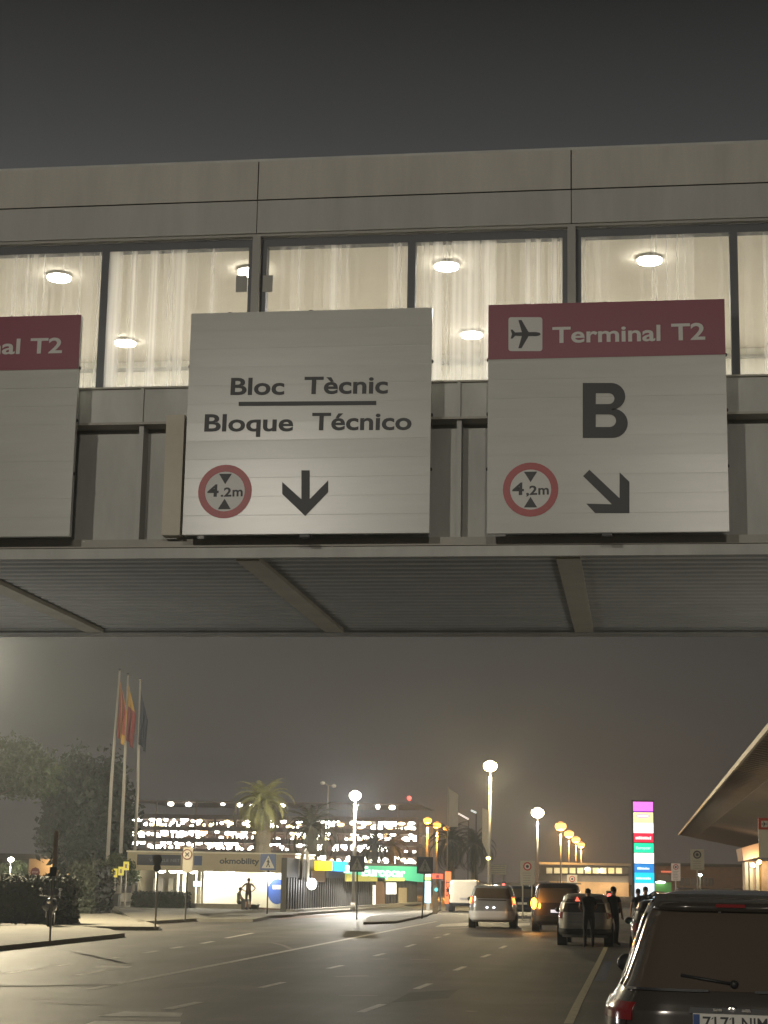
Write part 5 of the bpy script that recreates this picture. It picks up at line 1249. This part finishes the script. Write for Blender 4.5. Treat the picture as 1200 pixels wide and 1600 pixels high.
# --- grey hatchback with a brake light's reflection painted on its rear window
gs = paint('warm_grey_paint', (.44, .42, .38), .25, .3)
def grey_x(t, sh):
    p = sh.rear(-.28, 1.36, .02); b = MB(); b.add([p + Vector((-.13, -.01, -.10)), p + Vector((.13, -.01, -.10)), p + Vector((-.02, -.0, .13)), p + Vector((-.13, .02, -.10)), p + Vector((.13, .02, -.10)), p + Vector((-.02, .03, .13))], [(0, 1, 2), (3, 5, 4), (0, 3, 4, 1), (1, 4, 5, 2), (2, 5, 3, 0)]); b.build('brake_light', lens('brake_reflection', (1, .14, .08), 2.0), t, False, True)  # glowing triangle paints a brake light reflected in the rear window
    b = patch(sh.rear, -.80, .80, .28, .34, .05, 12, 2); b.build('bumper_lip', M['alloy'], t, True, True)
    for sg in (-1, 1):
        b = MB(); b.tube([sh.side(sg, .6 + i * .25, sh.r[-1][0] - .07 + .02 * math.sin(i * .4), .02) for i in range(8)], .02, 8); b.build('roof_rail', M['chrome'], t, True, True)
    b = patch(sh.rear, -.55, .30, .92, .96, .015, 12, 1); b.build('trim_strip', M['alloy'], t, True, True)
    b = patch(sh.rear, -.55, .10, .70, .74, .03, 12, 1); b.build('trim_strip', M['alloy'], t, True, True)
Ygc = 57.0
vehicle('family_car', 'warm grey car with roof rails, person leaning at its tail', 'car', (P(913, 1460, Ygc).x, Ygc, 0), math.radians(-1.0), tall(1.58, .86, 4.3), gs, 5, None, (.80, 1.02, 1.42), ((.55, 1.5, 1.0, 1.38, .07), (1.6, 2.5, 1.0, 1.36, .08)),
        ((.80, .992, .82, 1.02, M['red_lens'], .012),), (.93, .30, .52, M['plastic'], .03), None, grey_x)
# --- black car just ahead of the near one
Yb_ = 43.0
def blk_x(t, sh):
    p = sh.side(-1, 2.6, .95, .04); b = MB(); b.ball(p, (.03, .05, .05), 8, 6); b.build('glint_spot', lens('glint_green', (.6, 1, .8), 3), t, True, True)  # reflected glint on the shoulder, painted as a small glowing ball
    b = MB(); b.tube([sh.side(-1, .8 + i * .3, .99, .012) for i in range(9)], .012, 6); b.build('window_trim', M['chrome'], t, True, True)
vehicle('black_car', 'black car parked between the near people carrier and the grey car', 'car', (P(1020, 1480, Yb_).x + .33, Yb_, 0), math.radians(-2), tall(1.56, .88, 4.4), bp_, 5, None, (.80, 1.02, 1.42), ((.55, 1.5, 1.0, 1.38, .07), (1.6, 2.5, 1.0, 1.36, .08)),
        ((.80, .992, .82, 1.02, M['red_lens'], .012),), (.93, .30, .52, M['plastic'], .03), (.72, M['plate_white']), blk_x)
# --- white van further on, dark car beyond the silver one, far cars under the canopy
wv = paint('white_van_paint', (.56, .50, .40), .0, .4)
vehicle('white_van', 'plain white panel van beyond the orange pylon', 'van', (P(725, 1420, 111).x, 111, 0), math.radians(4), [(.35, .85, .05, 4.8), (.5, .93, 0, 4.9), (1.0, .95, .0, 4.9), (1.2, .95, .01, 4.4), (1.75, .92, .04, 3.7), (1.88, .88, .08, 3.5), (1.92, .75, .2, 3.3)], wv, 9, None, None, None,
        ((.90, .985, .75, 1.05, M['red_lens'], .012),), (.96, .36, .55, M['plastic'], .03), (.80, M['grey_print']))
dk2 = paint('dark_blue_paint', (.03, .032, .045), .3, .25)
vehicle('dark_car', 'dark car half hidden behind the silver people carrier', 'car', (P(816, 1420, 100).x, 100, 0), 0, tall(1.66, .92, 4.4), dk2, 5, None, (.80, 1.05, 1.5), ((.55, 1.5, 1.0, 1.4, .07),), ((.80, .992, .85, 1.05, M['red_lens'], .012),), (.93, .30, .52, M['plastic'], .03), (.72, M['plate_white']))
def far_front(t, sh, cols):
    for sg in (-1, 1):
        p = sh.front(sg * .78, .72, .03); b = MB(); b.ball(p, (.17, .05, .10), 10, 6); b.build('headlight', lens('headlight_glow', cols, 9), t, True, True)
    b = patch(sh.front, -.5, .5, .45, .65, .01, 8, 2); b.build('grille', M['plastic'], t, True, True)
    b = patch(sh.front, -.8, .8, 1.02, 1.42, .006, 10, 6); b.build('windscreen', M['glass_dark'], t, True, True)
for px, py, Y, lb, col in ((1098, 1388, 132, 'far oncoming car with cream headlights under the larger parking board', (1, .95, .6)), (1131, 1388, 142, 'far oncoming car with yellow lights under the canopy', (1, .95, .25)),
                       (1156, 1390, 152, 'far oncoming car with small white headlights by the pavilion', (1, 1, .9)), (1070, 1392, 138, 'far car with red and white lights right of the hoarding', (1, .45, .3))):
    p = P(px, py, Y); z = p.z - .72
    # they stand on the raised drop-off deck under the canopy
    t = vehicle('far_car', lb, 'car', (p.x, Y, 0.13), math.radians(180), tall(1.5, .86, 4.3), dk2 if Y != 142 else paint('far_grey', (.2, .19, .16)), 5, None, (.8, 1.02, 1.36), None, None, None, None,
                lambda t, sh, c=col: far_front(t, sh, c), group='far cars under the canopy')
# yellow taxi lamp at the right edge
p = P(1196, 1396, 60); t = thing('taxi_lamp', 'glowing yellow lamp on a low bollard at the right edge', 'lamp', (p.x, 60, .13))
b = MB(); b.cyl((p.x, 60, .13), (p.x, 60, p.z - .06), .05, n=10); b.build('bollard', M['plastic'], t)
b = MB(); b.box((p.x - .16, 59.92, p.z - .06), (p.x + .16, 60.08, p.z + .08)); b.build('lamp', emat('taxi_yellow', (.85, 1, .05), 1.3), t)
# red tail lights of vehicles beyond, held on added posts and housings
for px, py, Y, lb in ((787, 1383, 118, 'red tail light above the dark car behind the silver carrier'), (952, 1400, 80, 'pinkish red tail light of a farther car beyond the grey car')):
    p = P(px, py, Y); t = thing('signal_post', lb, 'tail light', (p.x, Y, 0), group='red tail lights')
    b = MB(); b.cyl((p.x, Y + .1, 0), (p.x, Y + .1, p.z + .2), .05, n=8); b.build('post', M['dark_steel'], t)
    b = MB(); b.box((p.x - .13, Y - .05, p.z - .22), (p.x + .13, Y + .09, p.z + .22)); hd = b.build('housing', M['plastic'], t)
    b = MB(); b.ball((p.x, Y - .06, p.z), (.11, .05, .11), 10, 6); b.build('lens', lens('tail_red', (1, .12, .10), 2.5), hd, True)

# --- motorbike parked in front of the hedge
Ym = 60.0; mx = P(76, 1440, Ym).x
t = thing('motorbike', 'dark parked motorbike seen end on before the big hedge', 'motorbike', (mx, Ym, 0.13), math.radians(12))
for y in (0, 1.3):
    b = MB(); n = 20; vs = []
    for pr, px in ((.72, -.06), (1, -.05), (1.04, 0), (1, .05), (.72, .06)):
        for j in range(n): a = 2*math.pi*j/n; vs.append((px, y + .30*pr*math.cos(a), .30 + .30*pr*math.sin(a)))
    b.add(vs, [(i*n+j, i*n+(j+1) % n, (i+1) % 5*n+(j+1) % n, (i+1) % 5*n+j) for i in range(5) for j in range(n)]); w_ = b.build('wheel', M['rubber'], t, True, True)
    b = MB(); b.cyl((-.05, y, .30), (.05, y, .30), .205, n=16); b.build('rim', M['alloy'], w_, True, True)
b = MB(); b.ball((0, .35, .62), (.20, .45, .26), 14, 8); b.ball((0, .95, .60), (.16, .35, .18), 12, 8); b.tube([(0, .2, .55), (0, .0, .32)], .05, 8); b.build('body', dk2, t, True, True)
b = MB(); b.ball((0, .85, .86), (.15, .42, .08), 12, 8); b.build('seat', M['rubber'], t, True, True)
b = MB(); b.tube([(-.36, .18, 1.02), (-.15, .08, 1.0), (0, .05, .98), (.15, .08, 1.0), (.36, .18, 1.02)], .02, 8); b.tube([(0, .05, .98), (0, -.02, .62)], .035, 8); b.build('handlebar', M['dark_steel'], t, True, True)
b = MB(); b.tube([(-.09, 0, .30), (-.09, .06, .8)], .028, 8); b.tube([(.09, 0, .30), (.09, .06, .8)], .028, 8); b.build('fork', M['alloy'], t, True, True)
b = MB(); b.ball((0, -.08, .84), (.11, .06, .10), 12, 8); b.build('headlight', M['chrome'], t, True, True)
for sg in (-1, 1):
    b = MB(); b.tube([(sg * .25, .12, 1.02), (sg * .32, .08, 1.2)], .01, 6); b.ball((sg * .33, .08, 1.23), (.07, .02, .05), 10, 6); b.build('mirror', M['alloy'], t, True, True)
b = MB(); b.ball((0, .02, .70), (.26, .10, .22), 12, 8); b.build('leg_shield', dk2, t, True, True)
b = MB(); b.box((-.18, 1.25, .92), (.18, 1.6, 1.22)); b.build('top_box', M['plastic'], t, False, True)
# parked cars far left behind the hedge
c = P(112, 1366, 140)
vehicle('far_car', 'pale far car parked by the warm lit wall at the left', 'car', (c.x, 140, 0), math.radians(70), tall(1.55, .86, 4.2), paint('far_pale', (.35, .36, .33)), 5, None, (.8, 1.02, 1.4), ((.55, 1.5, 1.0, 1.38, .07), (1.6, 2.5, 1.0, 1.36, .08)))

# ------------------------------------------------------------------ people
def cloth(name, c): return mat(name, c, .85, var=.12, scale=5)
def person(label, loc, yaw, pose, shirt, trousers, hair='hair', shorts=False, scale=1.0, skin=None, sleeve=True):
    """pose: joint name -> position (x right, y ahead, z up), missing joints stand upright; one skinned body, hair as a child"""
    J = {'pelvis': (0, 0, .94), 'waist': (0, .01, 1.08), 'chest': (0, .0, 1.28), 'neck': (0, -.01, 1.46), 'head': (0, .02, 1.56), 'crown': (0, .02, 1.68)}
    for sg, s in ((-1, 'l'), (1, 'r')):
        J.update({s+'sh': (sg*.17, 0, 1.40), s+'el': (sg*.25, -.02, 1.14), s+'wr': (sg*.26, .05, .90), s+'ha': (sg*.26, .07, .82),
                  s+'hip': (sg*.095, 0, .88), s+'kn': (sg*.11, .02, .49), s+'an': (sg*.11, -.02, .09), s+'toe': (sg*.13, .15, .035)})
    J.update(pose); names = list(J); idx = {n_: i for i, n_ in enumerate(names)}
    E = [('pelvis', 'waist'), ('waist', 'chest'), ('chest', 'neck'), ('neck', 'head'), ('head', 'crown')]
    for s in 'lr': E += [('chest', s+'sh'), (s+'sh', s+'el'), (s+'el', s+'wr'), (s+'wr', s+'ha'), ('pelvis', s+'hip'), (s+'hip', s+'kn'), (s+'kn', s+'an'), (s+'an', s+'toe')]
    rad = {'pelvis': (.15, .115), 'waist': (.14, .10), 'chest': (.165, .115), 'neck': (.058, .058), 'head': (.078, .09), 'crown': (.062, .075)}
    for s in 'lr': rad.update({s+'sh': (.068, .065), s+'el': (.045, .045), s+'wr': (.032, .028), s+'ha': (.036, .020), s+'hip': (.092, .10), s+'kn': (.060, .062), s+'an': (.042, .045), s+'toe': (.045, .03)})
    me = bpy.data.meshes.new('skeleton'); me.from_pydata([J[n_] for n_ in names], [(idx[a], idx[c]) for a, c in E], [])
    ob = bpy.data.objects.new('skeleton', me); COL.objects.link(ob); ob.modifiers.new('skin', 'SKIN'); ob.modifiers.new('sub', 'SUBSURF').levels = 1
    sv = me.skin_vertices[0].data if me.skin_vertices else None
    if sv is None:
        me.skin_vertices.new() if hasattr(me.skin_vertices, 'new') else None; sv = me.skin_vertices[0].data
    for i, n_ in enumerate(names): sv[i].radius = rad[n_]; sv[i].use_root = (n_ == 'pelvis')
    dg = bpy.context.evaluated_depsgraph_get(); dg.update(); ev = bpy.data.meshes.new_from_object(ob.evaluated_get(dg))
    b = MB(); segs = [(Vector(J[a]), Vector(J[c]), a, c) for a, c in E]
    def region(p):
        best = None
        for a, c, na, nc_ in segs:
            d = c - a; f = max(0, min(1, (p - a).dot(d) / max(1e-6, d.length_squared))); dist = (p - a - d * f).length - min(rad[na][0], rad[nc_][0]) * .7
            if best is None or dist < best[0]: best = (dist, na, nc_, f)
        _, na, nc_, f = best
        if nc_ in ('head', 'crown') or na == 'wristx': return 0
        if nc_[1:] in ('ha', 'wr'): return 0
        if nc_[1:] == 'el': return 1 if f < (.6 if sleeve else .2) else 0
        if nc_[1:] == 'toe': return 3
        if nc_[1:] == 'an': return (0 if f < .9 else 3) if shorts else 2
        if nc_[1:] == 'kn': return 2
        if nc_[1:] == 'hip' or (na == 'pelvis' and nc_ == 'waist' and f < .35): return 2
        return 1
    b.v = [v.co.copy() for v in ev.vertices]
    for p in ev.polygons: b.f.append(list(p.vertices)); b.m.append(region(p.center))
    bpy.data.objects.remove(ob); bpy.data.meshes.remove(me); bpy.data.meshes.remove(ev)
    for s, sg in (('l', -1), ('r', 1)):                    # four fingers and a thumb on each hand
        w = Vector(J[s+'wr']); h = Vector(J[s+'ha']); d = (h - w).normalized(); sd = d.cross(Vector((sg, 0, 0)));
        sd = sd.normalized() if sd.length > .1 else Vector((0, 1, 0)); pn = d.cross(sd).normalized() * sg
        for i, Lf in enumerate((.068, .078, .073, .058)):
            q = h + sd * (.027 - .018 * i); m1 = q + d * Lf * .55 + pn * -.004; b.tube([q - d * .02, m1, m1 + d * Lf * .4 - pn * .022], [.009, .008, .006], 6)
        q = w + d * .03 + sd * .025; b.tube([q, q + sd * .03 + d * .035, q + sd * .032 + d * .065], [.011, .010, .007], 6)
    hd = Vector(J['head']); cw = Vector(J['crown']); up = (cw - hd).normalized(); fw = Vector((0, 1, 0)); fw = (fw - up * fw.dot(up)).normalized(); rt = fw.cross(up)
    eye = hd + up * .035
    b.ball(hd + up * .005 + fw * .092, (.014, .020, .018), 8, 6)                                   # nose
    for sg in (-1, 1): b.ball(hd + up * .01 + rt * sg * .082, (.012, .022, .032), 8, 6)             # ears
    ro_ = thing('person', label, 'person', loc, yaw); ro_.scale = (scale,) * 3
    sk = skin or M['skin']
    b.build('body', [sk, cloth('shirt_cloth', shirt), cloth('trouser_cloth', trousers), M['rubber']], ro_, True, True)
    hb = MB(); hb.ball(hd + up * .075 - fw * .018, (.088, .098, .088), 14, 8); hb.build('hair', M[hair], ro_, True, True)
    eb = MB()
    for sg in (-1, 1): eb.ball(eye + fw * .080 + rt * sg * .032, .009, 8, 6)
    eb.build('eyes', M['ink'], ro_, True, True)
    mb_ = MB(); mb_.ball(hd - up * .035 + fw * .085, (.022, .008, .006), 8, 4); mb_.build('mouth', mat('lips', (.22, .09, .07), .6), ro_, True, True)
    return ro_
gp = P(392, 1424, 98)
person('person standing with hands on hips, seen from behind, in brown shirt and shorts', (gp.x, 97.2, .13), math.radians(4),
       {'lel': (-.40, -.06, 1.16), 'lwr': (-.22, .04, 1.0), 'lha': (-.15, .07, .99), 'rel': (.40, -.06, 1.16), 'rwr': (.22, .04, 1.0), 'rha': (.15, .07, .99), 'lan': (-.12, -.02, .09), 'ltoe': (-.16, .14, .035), 'rtoe': (.16, .14, .035)}, (.13, .085, .06), (.07, .05, .04), shorts=True, scale=.98)
p = P(372, 1412, 98.9); zs_ = zz + .05
person('person seated on the low kiosk wall in a pale green top', (p.x, 98.95, zs_ - .80), math.radians(-62),
       {'lkn': (-.11, .42, .86), 'rkn': (.11, .42, .86), 'lan': (-.11, .40, .44), 'ran': (.11, .44, .44), 'ltoe': (-.12, .56, .38), 'rtoe': (.12, .60, .38), 'lel': (-.24, .12, 1.16), 'rel': (.24, .12, 1.16), 'lwr': (-.16, .32, 1.02), 'rwr': (.16, .32, 1.02), 'lha': (-.14, .39, .98), 'rha': (.14, .39, .98), 'chest': (0, .03, 1.28), 'neck': (0, .06, 1.46), 'head': (0, .10, 1.56), 'crown': (0, .11, 1.68)}, (.16, .17, .12), (.05, .05, .055), scale=1.0)
p = P(920, 1468, 55.6)
person('person in dark clothes leaning over the tail of the grey car', (p.x, 55.7, 0), math.radians(6),
       {'waist': (0, .04, 1.08), 'chest': (0, .10, 1.27), 'neck': (0, .20, 1.43), 'head': (0, .27, 1.52), 'crown': (0, .31, 1.63), 'lsh': (-.17, .15, 1.37), 'rsh': (.17, .15, 1.37), 'lel': (-.23, .30, 1.14), 'rel': (.23, .30, 1.14), 'lwr': (-.16, .52, 1.05), 'rwr': (.16, .52, 1.05), 'lha': (-.14, .60, 1.04), 'rha': (.14, .60, 1.04)}, (.022, .02, .02), (.02, .018, .018), scale=1.04)
p = P(959, 1462, 58)
person('person in black standing between the grey car and the black car', (p.x, 58, 0), math.radians(-30), {'lel': (-.25, .1, 1.15), 'lwr': (-.12, .28, 1.12), 'lha': (-.06, .33, 1.13)}, (.018, .017, .018), (.016, .016, .018), scale=1.06)
for px, Y, lb, s in ((997, 63, 'person with rounded hair silhouetted against the totem, left of two', .99), (1008.5, 64, 'person with short hair silhouetted against the totem, right of two', 1.03)):
    p = P(px, 1390, Y); person(lb, (p.x, Y, .05), math.radians(20 if px < 1000 else -160), {}, (.022, .02, .026), (.02, .02, .022), scale=s)

# ------------------------------------------------------------------ haze volume added to stand in for lens veil and lamp halos
hz = MB(); hz.box((-160, -40, -1), (120, 470, 30)); ho = hz.build('haze', [bpy.data.materials.new('veil_haze')]); tag(ho, kind='stuff')
hm = ho.data.materials[0]; hm.use_nodes = True; ht = hm.node_tree; ht.nodes.clear()
ou = ht.nodes.new('ShaderNodeOutputMaterial'); pv_ = ht.nodes.new('ShaderNodeVolumePrincipled')
pv_.inputs['Color'].default_value = (.82, .90, 1.0, 1); pv_.inputs['Density'].default_value = 0.0008; pv_.inputs['Anisotropy'].default_value = 0.35
ht.links.new(pv_.outputs[0], ou.inputs['Volume'])
SC.cycles.volume_bounces = 0
